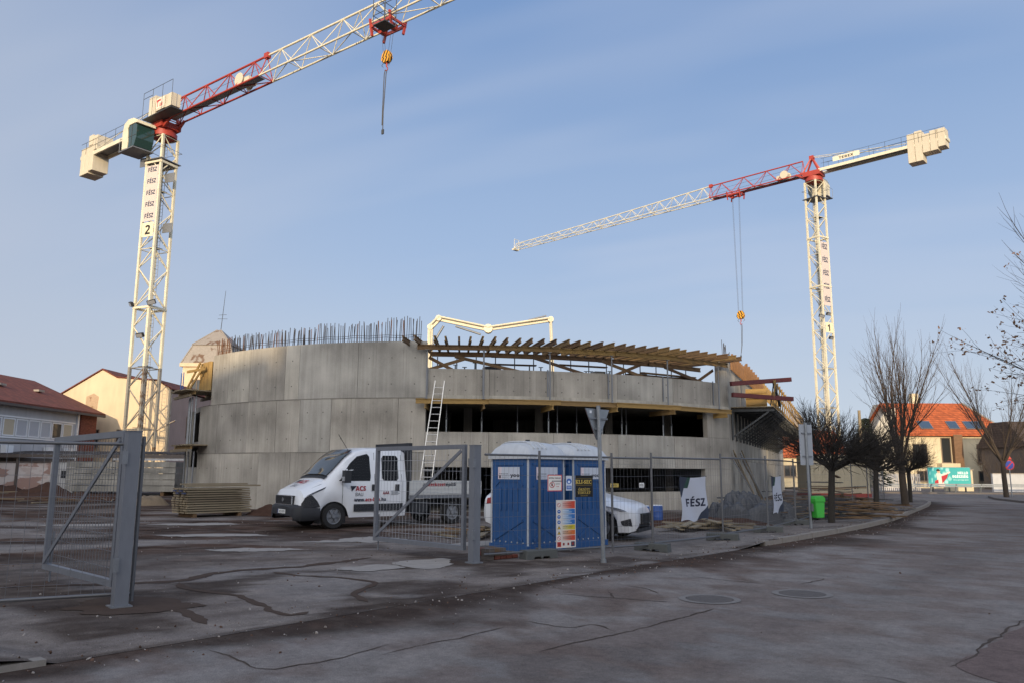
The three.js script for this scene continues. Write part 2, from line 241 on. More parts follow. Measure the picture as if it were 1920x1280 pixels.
{
  // the site side: offset q from the kerb line inwards
  const ks = Array.from({ length: KN + 1 }, (_, i) => i), qs = [0, ...grow(0.06, 62, 0.1, 1.02)];
  colouredGrid(qs, ks, (q, k) => { const p = kerbS[k], n = kerbN[k]; const x = p.x + n.x * q, z = p.z + n.z * q; return [x, yardY(k, q) + bumpy(x, z, q), z]; }, (x, z, q, k) => {
    const a = fc(n1, x * 0.32, z * 0.32, 5), f = fc(n3, x * 1.7, z * 1.7, 4), m = fc(n2, x * 0.22 + z * 0.1, z * 0.5, 5);
    let c = mix3(ASPH2, [0.30, 0.25, 0.22], sst(0.35, 0.65, a));
    c = mix3(c, DUST, 0.5 * sst(0.55, 0.75, f));
    const inner = sst(4.2, 8.5, q + 2.5 * (a - 0.5));                     // past the gate the yard is trodden mud
    c = mix3(c, mix3(MUD, MUDRED, sst(0.3, 0.7, f)), inner * sst(0.28, 0.5, m + 0.15 * (f - 0.5)));
    c = mix3(c, WET, 0.7 * inner * sst(0.55, 0.7, fc(n1, x * 0.5 + 70, z * 0.9, 4)));
    c = mix3(c, MUD, 0.75 * (1 - inner) * sst(0.60, 0.72, fc(n2, x * 0.7 + 20, z * 0.7, 4)));
    if (kerbS[k].x > 3 && q < 4) c = mix3(c, [0.34, 0.30, 0.27], 0.6);   // paved footway
    const w = 0.12 + 0.55 * Math.max(0, fc(n1, x * 0.6 + 33, z * 0.6, 3) - 0.3); c = mix3(c, MUD, 0.6 * sst(w, w * 0.3, q) * sst(0.3, 0.6, f));
    const sp = fc(n3, x * 5, z * 5, 3, 2.2); c = mix3(c, sp > 0.5 ? DUST : MUD, 0.3 * Math.abs(sp - 0.5) * 2);
    return c;
  }, M.yard, 'yard');
  // kerb face and kerbstones, one by one
  const kr = struct(new THREE.Group()); kr.name = 'kerb'; scene.add(kr);
  let s = 0; const pt = (d) => kerbCurve.getPointAt(clamp(d / kerbLen));
  while (s < kerbLen - 1.2) { const a = pt(s + 0.012), b = pt(s + 0.97), mx = (a.x + b.x) / 2, up = Math.min(edgeUp(a.x), edgeUp(b.x)); if (up > 0.03 && mx > -13 && a.z > -66) { const t = b.clone().sub(a).normalize(), n = V(t.z, 0, -t.x), top = up + 0.012 + rr(-0.006, 0.006), o = 0.07; a.addScaledVector(n, o - rr(0, 0.012)); b.addScaledVector(n, o - rr(0, 0.012)); const A = a.clone(), B = b.clone(); A.y = B.y = top / 2 - 0.05; obj('kerbstone', beam(A, B, 0.14, top + 0.1), M.kerb, kr); } s += 0.99; }
}
// cracks filled with dark silt: narrow ragged ribbons lying on the surface
M.crack = earth([0.085, 0.066, 0.055]); M.silt = earth([0.105, 0.074, 0.058], { map: sized(tGrain, 0.6) }); M.pale = earth([0.40, 0.36, 0.32], { map: sized(tGrain, 0.9) }); M.patchRed = earth([0.25, 0.185, 0.165], { map: sized(tAsphalt, 1.9) });
function ribbon(pts, w, y0 = 0.005, rough = 0.5) {
  const c = new THREE.CatmullRomCurve3(pts.map(([x, z]) => V(x, 0, z)), false, 'centripetal'), n = Math.max(8, Math.round(c.getLength() / 0.07)), P = c.getPoints(n), pos = [], uv = [];
  const side = P.map((p, i) => { const t = P[Math.min(n, i + 1)].clone().sub(P[Math.max(0, i - 1)]).normalize(), e = Math.min(1, i / 3, (n - i) / 3); const j = (fbm(n3, p.x * 5 + 3, p.z * 5, 3) - 0.5) * 0.16 * rough; const wl = w * e * (0.25 + 1.5 * n1(p.x * 6, p.z * 6)) / 2, wr = w * e * (0.25 + 1.5 * n2(p.x * 6, p.z * 6)) / 2; const nx = -t.z, nz = t.x; const Y = groundY(p.x, p.z) + y0; return [[p.x + nx * (wl + j), Y, p.z + nz * (wl + j)], [p.x - nx * (wr - j), Y, p.z - nz * (wr - j)]]; });
  for (let i = 0; i < n; i++) { const [a, b] = side[i], [d, e] = side[i + 1]; for (const q of [a, e, b, a, d, e]) { pos.push(...q); uv.push(q[0], q[2]); } }
  const g = finish(pos, uv); const nn = g.attributes.normal; for (let i = 0; i < nn.count; i++) nn.setXYZ(i, 0, 1, 0); return g;
}
const crackLines = [[[[-2.82, -7.62], [-2.43, -7.28], [-1.99, -6.89], [-1.8, -7.04], [-1.51, -7.36], [-1.12, -7.96]], 0.022], [[[-1.2, -7.4], [-0.8, -7.89], [-0.42, -8.3], [-0.04, -8.77]], 0.02], [[[0.02, -9.23], [0.67, -8.76], [0.89, -8.92], [1.12, -8.52]], 0.022],
  [[[0.24, -7.6], [1.12, -8.47], [1.74, -9.12], [2.5, -10.0]], 0.026], [[[0.56, -11.12], [1.29, -10.78], [2.13, -10.42]], 0.025], [[[1.36, -11.34], [1.35, -10.7]], 0.03], [[[1.65, -11.86], [1.95, -11.56], [2.05, -11.08]], 0.03], [[[2.87, -12.97], [3.38, -12.49], [3.83, -12.11]], 0.025], [[[4.36, -12.13], [4.98, -12.8]], 0.03], [[[3.79, -7.08], [4.2, -7.5], [4.6, -7.98], [5.56, -9.01], [6.4, -9.8]], 0.03], [[[4.55, -7.9], [4.9, -7.6], [5.3, -7.5]], 0.02], [[[2.9, -6.9], [3.4, -6.3], [3.7, -6.0]], 0.012]];
for (const [p, w] of crackLines) struct(obj('road_crack', ribbon(p, w * 0.8, 0.005, 0.7), M.crack));
for (const [p, w] of [[[[-4.75, -11.63], [-4.39, -11.05], [-3.73, -10.62], [-3.42, -10.41], [-3.02, -9.91], [-2.54, -9.36], [-2.35, -9.57]], 0.10], [[[-4.11, -9.88], [-3.78, -9.46], [-3.24, -8.77]], 0.16], [[[-3.77, -12.83], [-3.24, -12.42], [-2.45, -12.16], [-1.96, -11.73], [-2.09, -10.89], [-1.79, -10.26]], 0.10], [[[-4.6, -10.2], [-4.2, -9.95], [-3.9, -9.9]], 0.04], [[[-6.99, -11.15], [-6.0, -11.33], [-4.83, -11.74], [-4.52, -12.8], [-3.54, -13.52], [-2.55, -14.98]], 0.2]]) struct(obj('yard_crack', ribbon(p, w, 0.006), M.silt));
function patch(name, pts, m, y0, rag = 0.12) { const c = new THREE.CatmullRomCurve3(pts.map(([x, z]) => V(x, 0, z)), true, 'centripetal').getPoints(90).map((p) => new THREE.Vector2(p.x + (fbm(n1, p.x * 4, p.z * 4, 3) - 0.5) * rag * 2, -(p.z + (fbm(n2, p.x * 4, p.z * 4, 3) - 0.5) * rag * 2))); const g = new THREE.ShapeGeometry(new THREE.Shape(c)); g.rotateX(-Math.PI / 2); const p = g.attributes.position; for (let i = 0; i < p.count; i++) p.setY(i, groundY(p.getX(i), p.getZ(i)) + y0); const o = boxUV(g); const nn = o.attributes.normal; for (let i = 0; i < nn.count; i++) nn.setXYZ(i, 0, 1, 0); return struct(obj(name, o, m)); }
patch('pale_cement_patch', [[-2.08, -14.18], [-1.25, -14.87], [-1.04, -14.07], [-1.38, -13.33]], M.pale, 0.007, 0.1);
patch('pale_cement_patch', [[-3.95, -18.77], [-3.39, -19.6], [-2.45, -18.72], [-3.17, -17.89]], M.pale, 0.009, 0.2);
patch('pale_cement_patch', [[-1.3, -17.9], [-0.4, -18.6], [-0.1, -17.8], [-0.9, -17.3]], M.pale, 0.009, 0.2);
patch('road_patch', [[3.85, -7.05], [4.6, -7.9], [5.6, -8.95], [7.5, -10.5], [8, -6.4], [4.6, -5.6]], M.patchRed, 0.0045, 0.05);
patch('post_footing', [[-5.25, -10.1], [-4.5, -10.25], [-3.75, -9.7], [-4.1, -9.25], [-4.9, -9.3]], M.silt, 0.008, 0.2);
for (const [x, z] of [[2.61, -10.69], [4.01, -11.19]]) { const mh = thing('manhole_cover', x < 3 ? 'round iron manhole cover in the asphalt, the nearer of two' : 'round iron manhole cover in the asphalt, the farther of two', 'manhole', [x, 0.004, z]);
  obj('frame', boxUV(new THREE.RingGeometry(0.31, 0.40, 32).rotateX(-Math.PI / 2).translate(0, 0.003, 0)), earth([0.27, 0.245, 0.225], { map: sized(tGrain, 0.4) }), mh); obj('lid', lathe([[0, 0.006], [0.3, 0.006], [0.305, 0]], 28), earth([0.235, 0.21, 0.195], { map: sized(tGrain, 0.2), bumpMap: sized(tBump, 0.15), bumpScale: 0.01 }), mh); }
// right hand footway island and far footway
function slab(name, pts, top, m) { const s = new THREE.Shape(pts.map(([x, z]) => new THREE.Vector2(x, -z))); const g = new THREE.ExtrudeGeometry(s, { depth: top + 0.05, bevelEnabled: false }); g.rotateX(-Math.PI / 2); g.translate(0, -0.05, 0); return struct(obj(name, boxUV(g), m)); }
M.footway = earth([0.24, 0.21, 0.19], { map: sized(tGrain, 2.1) });
slab('pavement', [[26.5, -30], [28.6, -44], [30.6, -50.5], [33, -55.2], [36, -57.2], [60, -58], [80, -30]], 0.12, M.footway);
slab('pavement', [[29, -66], [34, -64], [60, -62.5], [110, -62], [110, -110], [30, -110]], 0.12, M.footway);

for (const p of [[[-6.2, -16.2], [-5.0, -16.6], [-4.2, -16.3], [-5.2, -15.9]], [[-8.6, -19.6], [-7.0, -20.3], [-6.0, -19.9], [-7.4, -19.3]], [[-4.6, -18.1], [-3.9, -18.5], [-3.4, -18.2], [-4.0, -17.9]], [[-10.5, -23.4], [-8.8, -24.2], [-8.0, -23.6], [-9.4, -23.1]], [[-13.5, -22.8], [-11.8, -23.6], [-11.0, -23.2], [-12.3, -22.5]], [[-2.9, -13.2], [-2.2, -13.8], [-1.8, -13.5], [-2.4, -13.0]]]) patch('pale_cement_patch', p, M.pale, 0.009, 0.22);
{ // loose grit, clods and stone chips, thickest along the kerb and in the yard
  const r = rngOf(404), N = 5200, g = new THREE.IcosahedronGeometry(1, 0), gp = g.attributes.position; for (let i = 0; i < gp.count; i++) { const h = 0.75 + 0.5 * n1(gp.getX(i) * 3 + 9, gp.getY(i) * 3 + gp.getZ(i) * 2); gp.setXYZ(i, gp.getX(i) * h, gp.getY(i) * h * 0.6, gp.getZ(i) * h); } g.computeVertexNormals();
  const im = new THREE.InstancedMesh(boxUV(g), earth([1, 1, 1]), N), m4 = new THREE.Matrix4(), q4 = new THREE.Quaternion(), e = new THREE.Euler(); let n = 0;
  while (n < N) { const t = r(); let x, z; if (t < 0.45) { const k = 60 + Math.floor(r() * 200), p = kerbS[k], nn = kerbN[k], o = (r() + r() + r() - 1.6) * 0.9; x = p.x + nn.x * o; z = p.z + nn.z * o; } else { x = rr(-16, 10, r); z = rr(-27, -7.5, r); const { q } = kerbAt(x, z); if (q < 0 && r() < 0.93) continue; }
    if (x * x + z * z < 20) continue; const sz = 0.004 + 0.014 * r() ** 4; e.set(r() * 6, r() * 6, r() * 6); im.setMatrixAt(n, m4.compose(V(x, groundY(x, z) + sz * 0.25, z), q4.setFromEuler(e), V(sz * rr(0.8, 1.6, r), sz, sz))); im.setColorAt(n, lin(...(r() < 0.6 ? mix3(MUD, MUDRED, r()) : mix3(ASPH, ASPH2, r())))); n++; }
  im.name = 'loose_grit'; im.castShadow = im.receiveShadow = true; tag(im, 'loose grit, clods and stone chips scattered over the yard and kerb', 'grit'); im.userData.kind = 'stuff'; scene.add(im);
}
// ---------------------------------------------------------------- the concrete building under construction
const C1 = [-3.4, -45], R1 = 14, C2 = [-3.4, -51], R2 = 20, TOP = 6.75;
const rad = Math.PI / 180;
const onArc = (C, Rr, deg, y = 0) => V(C[0] + Rr * Math.cos(deg * rad), y, C[1] + Rr * Math.sin(deg * rad));     // 90 = towards the camera
const facadeDeg = (x) => Math.acos((x - C2[0]) / R2) / rad;
function arcWall(C, Rr, d0, d1, y0, y1, th, gap = 0.012) {         // curved panel, outer radius Rr, chamfered by gap at its ends
  if (d1 < d0) [d0, d1] = [d1, d0];
  const n = Math.max(2, Math.ceil(Math.abs(d1 - d0) / 2)), pos = [], uv = [], g = gap / Rr / rad * Math.sign(d1 - d0); d0 += g; d1 -= g; y0 += y0 > 0 ? gap : 0; y1 -= gap;
  const P = (i, r, y) => { const a = lerp(d0, d1, i / n) * rad; return [C[0] + r * Math.cos(a), y, C[1] + r * Math.sin(a)]; }, U = (i) => lerp(d0, d1, i / n) * rad * Rr;
  const q = (a, b, c, d, ua, ub, uc, ud) => { pos.push(...a, ...b, ...c, ...a, ...c, ...d); uv.push(...ua, ...ub, ...uc, ...ua, ...uc, ...ud); };
  for (let i = 0; i < n; i++) { const r0 = Rr, r1 = Rr - th;
    q(P(i, r0, y0), P(i, r0, y1), P(i + 1, r0, y1), P(i + 1, r0, y0), [U(i), y0], [U(i), y1], [U(i + 1), y1], [U(i + 1), y0]);
    q(P(i, r1, y0), P(i + 1, r1, y0), P(i + 1, r1, y1), P(i, r1, y1), [U(i), y0], [U(i + 1), y0], [U(i + 1), y1], [U(i), y1]);
    q(P(i, r0, y1), P(i, r1, y1), P(i + 1, r1, y1), P(i + 1, r0, y1), [U(i), 0], [U(i), th], [U(i + 1), th], [U(i + 1), 0]);
    q(P(i, r0, y0), P(i + 1, r0, y0), P(i + 1, r1, y0), P(i, r1, y0), [U(i), 0], [U(i + 1), 0], [U(i + 1), th], [U(i), th]); }
  for (const i of [0, n]) q(P(i, Rr, y0), P(i, Rr - th, y0), P(i, Rr - th, y1), P(i, Rr, y1), [0, y0], [th, y0], [th, y1], [0, y1]);
  return finish(pos, uv);
}
const bld = thing('unfinished_building', 'large curved raw concrete building shell with starter bars and open storeys', 'building');
const plugs = [];
const plug = (p, n) => { const o = tube(p.clone().addScaledVector(n, -0.01), p.clone().addScaledVector(n, 0.004), 0.028, 0.028, 8); plugs.push(o); };
// drum: three lifts of wall panels; each lift reaches further left than the one above
for (const [y0, y1, joints] of [[0, 2.34, [90, 98.5, 103, 113.5, 120.5, 131, 142, 152]], [2.34, 4.49, [90, 94.5, 106, 112, 117, 124, 133.5, 142]], [4.49, TOP, [90, 101.5, 112.5, 115.5, 124, 130.5, 136.8]]])
  joints.slice(1).forEach((d, i) => { const top = y0 === 0 && d > 142.5 ? 1.75 : y1; obj('wall_panel', arcWall(C1, R1 + rr(-0.006, 0.006), joints[i], d, y0, top, 0.3, 0.008), pick(M.concrete), bld);
    for (const h of [0.55, 1.6]) { const m = Math.round((d - joints[i]) / 3.6); for (let k = 0; k < m; k++) { const a = lerp(joints[i], d, (k + 0.5) / m), y = y0 + h + (y0 > 0 ? 0 : 0.1); if (y < top - 0.1) plug(onArc(C1, R1, a, y), onArc([0, 0], 1, a)); } } });
// day joints: a slight lip where one lift sits on the next
for (const [y, d1] of [[2.34, 142], [4.49, 136.8]]) obj('day_joint', arcWall(C1, R1 + 0.012, 90, d1, y - 0.014, y + 0.014, 0.28, 0), M.concreteDark, bld);
// open storeys on the right: bands between window strips
const XR = 10.0, xf = [-3.4, -0.9, 1.7, 4.4, 7.0, XR], dg = xf.map(facadeDeg);
const facadeP = (x, y, out = 0) => onArc(C2, R2 + out, facadeDeg(x), y), facadeNrm = (x) => onArc([0, 0], 1, facadeDeg(x));
for (let i = 0; i < 5; i++) {
  obj('parapet_panel', arcWall(C2, R2 + rr(-0.006, 0.004), dg[i], dg[i + 1], 4.49, 5.66, 0.25, 0.007), pick(M.concrete), bld);
  obj('spandrel_panel', arcWall(C2, R2 + rr(-0.004, 0.006), dg[i], dg[i + 1], 1.78, 3.16, 0.25, 0.007), pick(M.concrete), bld);
  const n = 4; for (let k = 0; k < n; k++) for (const y of [2.25, 2.75, 4.8, 5.35]) { const x = lerp(xf[i], xf[i + 1], (k + 0.5) / n); plug(facadeP(x, y), facadeNrm(x)); }
}
obj('slab_edge', arcWall(C2, R2 + 0.03, 90, dg[5], 4.34, 4.60, 0.3, 0), M.concrete[2], bld);
obj('wall_panel', arcWall(C2, R2, facadeDeg(8.75), dg[5], 3.16, 4.34, 0.25, 0.002), M.concrete[1], bld);
obj('wall_panel', arcWall(C2, R2, facadeDeg(8.55), dg[5], 0, 1.78, 0.25, 0.002), M.concrete[1], bld);
obj('sill_panel', arcWall(C2, R2, facadeDeg(4.6), facadeDeg(8.55), 0, 0.82, 0.25, 0.006), M.concrete[0], bld);
obj('sill_panel', arcWall(C2, R2, facadeDeg(-0.2), facadeDeg(4.6), 0, 0.82, 0.25, 0.006), M.concrete[3], bld);
stuffPart(obj('tie_hole_plugs', plugs, earth([0.17, 0.16, 0.145]), bld));
// floor slabs, core walls, columns, rear shell
const footprint = (inset) => { const s = []; for (let a = 152; a >= 90; a -= 4) { const p = onArc(C1, R1 - inset, a); s.push([p.x, p.z]); } for (let i = 1; i <= 10; i++) { const p = facadeP(lerp(-3.4, XR - inset, i / 10), 0, -inset); s.push([p.x, p.z]); } s.push([23.3 - inset, -68.7 + inset], [-16.6 + inset, -68.7 + inset]); return s; };
function deck(name, y0, y1, m) { const s = new THREE.Shape(footprint(0.27).map(([x, z]) => new THREE.Vector2(x, -z))); const g = new THREE.ExtrudeGeometry(s, { depth: y1 - y0, bevelEnabled: false }); g.rotateX(-Math.PI / 2); g.translate(0, y0, 0); return obj(name, boxUV(g), m, bld); }
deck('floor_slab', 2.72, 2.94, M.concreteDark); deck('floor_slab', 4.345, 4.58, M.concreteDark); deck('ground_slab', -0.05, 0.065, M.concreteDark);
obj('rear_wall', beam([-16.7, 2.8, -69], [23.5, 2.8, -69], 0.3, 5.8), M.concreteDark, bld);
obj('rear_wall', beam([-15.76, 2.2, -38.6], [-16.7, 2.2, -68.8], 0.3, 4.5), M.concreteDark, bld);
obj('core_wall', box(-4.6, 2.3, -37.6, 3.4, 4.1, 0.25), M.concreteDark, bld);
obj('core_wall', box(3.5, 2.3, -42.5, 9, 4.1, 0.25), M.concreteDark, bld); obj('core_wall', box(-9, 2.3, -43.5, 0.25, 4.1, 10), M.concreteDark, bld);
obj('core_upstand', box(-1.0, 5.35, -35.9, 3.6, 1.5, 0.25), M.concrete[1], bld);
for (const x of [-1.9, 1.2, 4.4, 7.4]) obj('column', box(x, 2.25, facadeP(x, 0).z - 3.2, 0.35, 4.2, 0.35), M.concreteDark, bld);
// side wall along the street
const S0 = V(XR, 0, -36.15), S1 = V(23.7, 0, -69), SD = S1.clone().sub(S0).normalize(), SN = V(-SD.z, 0, SD.x), SL = S1.distanceTo(S0);
const sideP = (s, y, out = 0) => S0.clone().addScaledVector(SD, s).addScaledVector(SN, out).setY(y);
for (const [y0, y1, cuts] of [[0, 2.2, [0, 3.3, 8.8, 14.2, 19.35]], [2.2, 4.49, [0, 2.7, 8.1, 13.5, 19.35]], [4.49, TOP, [0, 2.9, 8.3, 13.7, 19.35]]]) cuts.slice(1).forEach((c, i) => obj('side_wall_panel', beam(sideP(cuts[i] + 0.006, (y0 + y1) / 2, -0.15), sideP(c - 0.006, (y0 + y1) / 2, -0.15), 0.3, y1 - y0 - 0.012), pick(M.concrete), bld));
for (const [y0, y1] of [[0, 2.2], [2.2, 4.49], [4.49, 6.3]]) for (const [a, b] of [[19.75, 26], [26, 31], [31, SL]]) obj('side_wall_panel', beam(sideP(a + 0.006, (y0 + y1) / 2, -0.15), sideP(b - 0.006, (y0 + y1) / 2, -0.15), 0.3, y1 - y0 - 0.012), pick(M.concrete), bld);
obj('corner_panel', arcWall(C2, R2 + 0.01, facadeDeg(9.55), facadeDeg(9.99), 4.6, TOP, 0.28, 0.002), M.concrete[0], bld);
// starter bars: each bar by itself along the drum, joined by two tie bars
{
  const r = rngOf(5); let a = 91.2, k = 0;
  while (a < 136.5 && k < 168) { const h = a < 97 ? 0.98 : a < 110 ? 0.82 : 0.72, lean = rr(-0.05, 0.05, r), p = onArc(C1, R1 - rr(0.06, 0.24, r), a, TOP - 0.05), top = p.clone().add(V(lean * 1.2, h * rr(0.86, 1.12, r), rr(-0.04, 0.04, r)));
    obj('starter_bar', tube(p, top, 0.014, 0.014, 5), r() < 0.08 || a > 131 ? M.rebarRust : M.rebar, bld); k++; a += rr(0.2, 0.37, r); }
  for (const [y, rO] of [[0.16, 0.1], [0.27, 0.22]]) { const pts = []; for (let d = 91; d <= 136; d += 1.5) pts.push(onArc(C1, R1 - rO, d, TOP + y + 0.02 * Math.sin(d * 3))); obj('tie_bar', path(pts, 0.009, 5), M.rebar, bld); }
  for (let i = 0; i < 34; i++) { const p = sideP(0.1 + i * 0.24, TOP - 0.05, -rr(0.06, 0.24, r)); obj('starter_bar', tube(p, p.clone().add(V(rr(-0.05, 0.05, r), rr(0.75, 1.0, r) * (i < 6 ? 1.15 : 0.75), rr(-0.04, 0.04, r))), 0.013, 0.013, 5), i < 12 ? M.rebar : M.rebarRust, bld); }
  const p = onArc(C1, R1 - 0.15, 112.3, TOP); obj('starter_post', tube(p, p.clone().setY(TOP + 0.42), 0.045, 0.045, 8), M.black, bld);
}
// ---------------------------------------------------------------- timber falsework over the parapet
const fw = thing('roof_falsework', 'fan of yellow timber formwork beams on steel posts over the concrete parapet', 'formwork');
const hBeam = (a, b, h = 0.2) => { const up = V(0, 1, 0), o = []; const A = vv(a), B = vv(b); for (const [dy, w, hh] of [[h / 2 - 0.02, 0.08, 0.04], [-h / 2 + 0.02, 0.08, 0.04], [0, 0.03, h - 0.08]]) o.push(beam(A.clone().setY(A.y + dy), B.clone().setY(B.y + dy), w, hh)); return o; };
{
  const posts = [-3.35, -1.15, 1.45, 4.0, 6.5, 9.1];
  posts.forEach((x, i) => {
    const n = facadeNrm(x), b = facadeP(x, 4.13, -0.9), e = facadeP(x, 4.13, 0.75);
    obj('bearer', hBeam(b, e), M.timberYellow[(i + 1) % 3], fw);
    const f = facadeP(x, 4.43, 0.34), t = facadeP(x, 6.36, 0.34);
    const pr = obj('post', tube(f, t, 0.033, 0.033, 8), M.steel, fw);
    obj('base_plate', box(f.x, 4.435, f.z, 0.14, 0.012, 0.14), M.steel, pr); obj('fork_head', box(t.x, 6.36, t.z, 0.16, 0.012, 0.16), M.steel, pr);
    const bz = facadeP(x, 4.65, 0.06); obj('tie_strap', beam(facadeP(x, 4.62, 0.03), facadeP(x, 5.7, 0.03), 0.06, 0.02, [n.x, 0, n.z]), M.steel, fw);
  });
  const seg = (xa, xb, y, out, m, n = 'ledger') => obj(n, hBeam(facadeP(xa, y, out), facadeP(xb, y, out)), m, fw);
  const cut = [-3.75, -0.95, 1.6, 4.15, 6.75, 9.5]; for (let i = 0; i < 5; i++) { seg(cut[i], cut[i + 1] + 0.25, 4.335 + (i % 2) * 0.002, 0.36 + (i % 2) * 0.1, M.timberYellow[i % 3]); seg(cut[i], cut[i + 1] + 0.2, 6.47, 0.30 + (i % 2) * 0.1, i === 0 ? M.timberBrown[1] : M.timberYellow[(i + 1) % 3]); seg(cut[i] + 0.3, cut[i + 1] + 0.6, 6.47, -1.55 - (i % 2) * 0.1, M.timberBrown[i % 3]); }
  const r = rngOf(77); for (let i = 0; i < 31; i++) { const x = -3.95 + i * 0.452 + rr(-0.03, 0.03, r), xx = Math.min(9.95, x); const o = rr(1.05, 1.3, r), a = facadeP(xx, 6.675, -2.1 - rr(0, 0.3, r)), b = facadeP(xx + rr(-0.02, 0.02, r), 6.675, o); if (i < 2) { b.x -= 0.25; } obj('joist', hBeam(a, b), pick([M.timberBrown[1], M.timberBrown[0], M.timberYellow[2], M.timberBrown[2], M.timberBrown[1]], r), fw); }
  obj('plank', beam(facadeP(-3.2, 6.785, -1.3), facadeP(2.5, 6.785, -1.45), 0.3, 0.03), M.timberBrown[2], fw);
  // posts and crossed boards standing on the deck behind the parapet
  for (let i = 0; i < 15; i++) { const x = -3.1 + i * 0.88; for (const inn of [-1.6]) { const f = facadeP(x, 4.58, inn), t = facadeP(x, 6.36, inn); const p = obj('prop', [tube(f, t.clone().setY(5.75), 0.03, 0.03, 7), tube(t.clone().setY(5.75), t, 0.023, 0.023, 7)], M.darkSteel, fw); obj('collar', tube(t.clone().setY(5.68), t.clone().setY(5.78), 0.05, 0.05, 8), M.darkSteel, p); } }
  for (let i = 0; i < 22; i++) { const x = -3.0 + i * 0.57 + rr(-0.1, 0.1, r), inn = -2.3 - rr(0, 1.6, r), t = rr(5.85, 6.4, r), f = facadeP(x, 4.58, inn); obj('prop', [tube(f, f.clone().setY(t), 0.032, 0.028, 7), beam(f.clone().setY(t).add(V(-0.1, 0, 0)), f.clone().setY(t).add(V(0.1, 0, 0)), 0.12, 0.02)], M.darkSteel, fw); }
  for (const [xa, xb, y, o, m] of [[5.6, 8.9, 5.74, -0.75, 1], [5.4, 8.7, 5.82, -0.85, 0], [6.0, 8.8, 5.9, -0.7, 1], [2.6, 5.0, 6.2, -1.9, 1], [-0.6, 1.6, 6.16, -2.2, 2]]) obj('stacked_board', beam(facadeP(xa, y, o), facadeP(xb, y, o), 0.24, 0.05), M.timberBrown[m], fw);
  for (const [x, w, h] of [[-1.3, 0.9, 1.35], [-0.5, 0.7, 1.5], [5.0, 0.5, 1.5], [7.4, 0.45, 1.55]]) { const p = facadeP(x, 4.58 + h / 2, -2.6); obj('wrapped_bundle', box(p.x, p.y, p.z, w, h, 0.5, 0.3), x < 0 ? M.tarp : M.precast, fw); }
  for (const [xa, ya, xb, yb, o, m] of [[-3.35, 6.15, -2.1, 5.5, -0.3, 0], [-3.7, 5.55, -1.9, 6.1, -0.35, 1], [-2.3, 6.25, 0.6, 5.65, -0.7, 1], [1.0, 6.3, 3.8, 5.55, -0.7, 2], [4.0, 6.25, 6.6, 5.5, -0.5, 1], [4.4, 5.6, 6.2, 6.4, -0.45, 0], [7.0, 6.2, 9.4, 5.6, -0.5, 2], [8.6, 5.65, 9.6, 6.3, -0.4, 0], [6.4, 5.75, 8.9, 5.85, -0.9, 1]]) obj('brace_board', beam(facadeP(xa, ya, o), facadeP(xb, yb, o), 0.03, 0.13), M.timberBrown[m], fw);
}
// steel props in the open storey, individually
const propAt = (x, y0, y1, inn, label) => { const f = facadeP(x, y0, inn), t = facadeP(x, y1, inn); const o = thing('steel_prop', label, 'prop', [f.x, y0, f.z], 0, 'steel props in the middle storey'); const h = y1 - y0;
  obj('outer_tube', tube([0, 0.01, 0], [0, h * 0.55, 0], 0.032, 0.032, 8), M.galv, o); obj('inner_tube', tube([0, h * 0.55, 0], [0, h, 0], 0.024, 0.024, 8), M.steel, o); obj('collar_nut', tube([0, h * 0.52, 0], [0, h * 0.58, 0], 0.055, 0.055, 8), M.darkSteel, o); obj('base_plate', box(0, 0.005, 0, 0.14, 0.01, 0.14), M.steel, o); };
[-2.6, -1.1, 0.55, 1.65, 2.2, 3.3, 4.0, 5.2, 5.75, 6.9, 7.75].forEach((x, i) => propAt(x, 2.94, 4.345, -0.55 - (i % 3) * 0.5, `${['first', 'second', 'third', 'fourth', 'fifth', 'sixth', 'seventh', 'eighth', 'ninth', 'tenth', 'eleventh'][i]} steel prop in the open middle storey, counted from the ladder`));
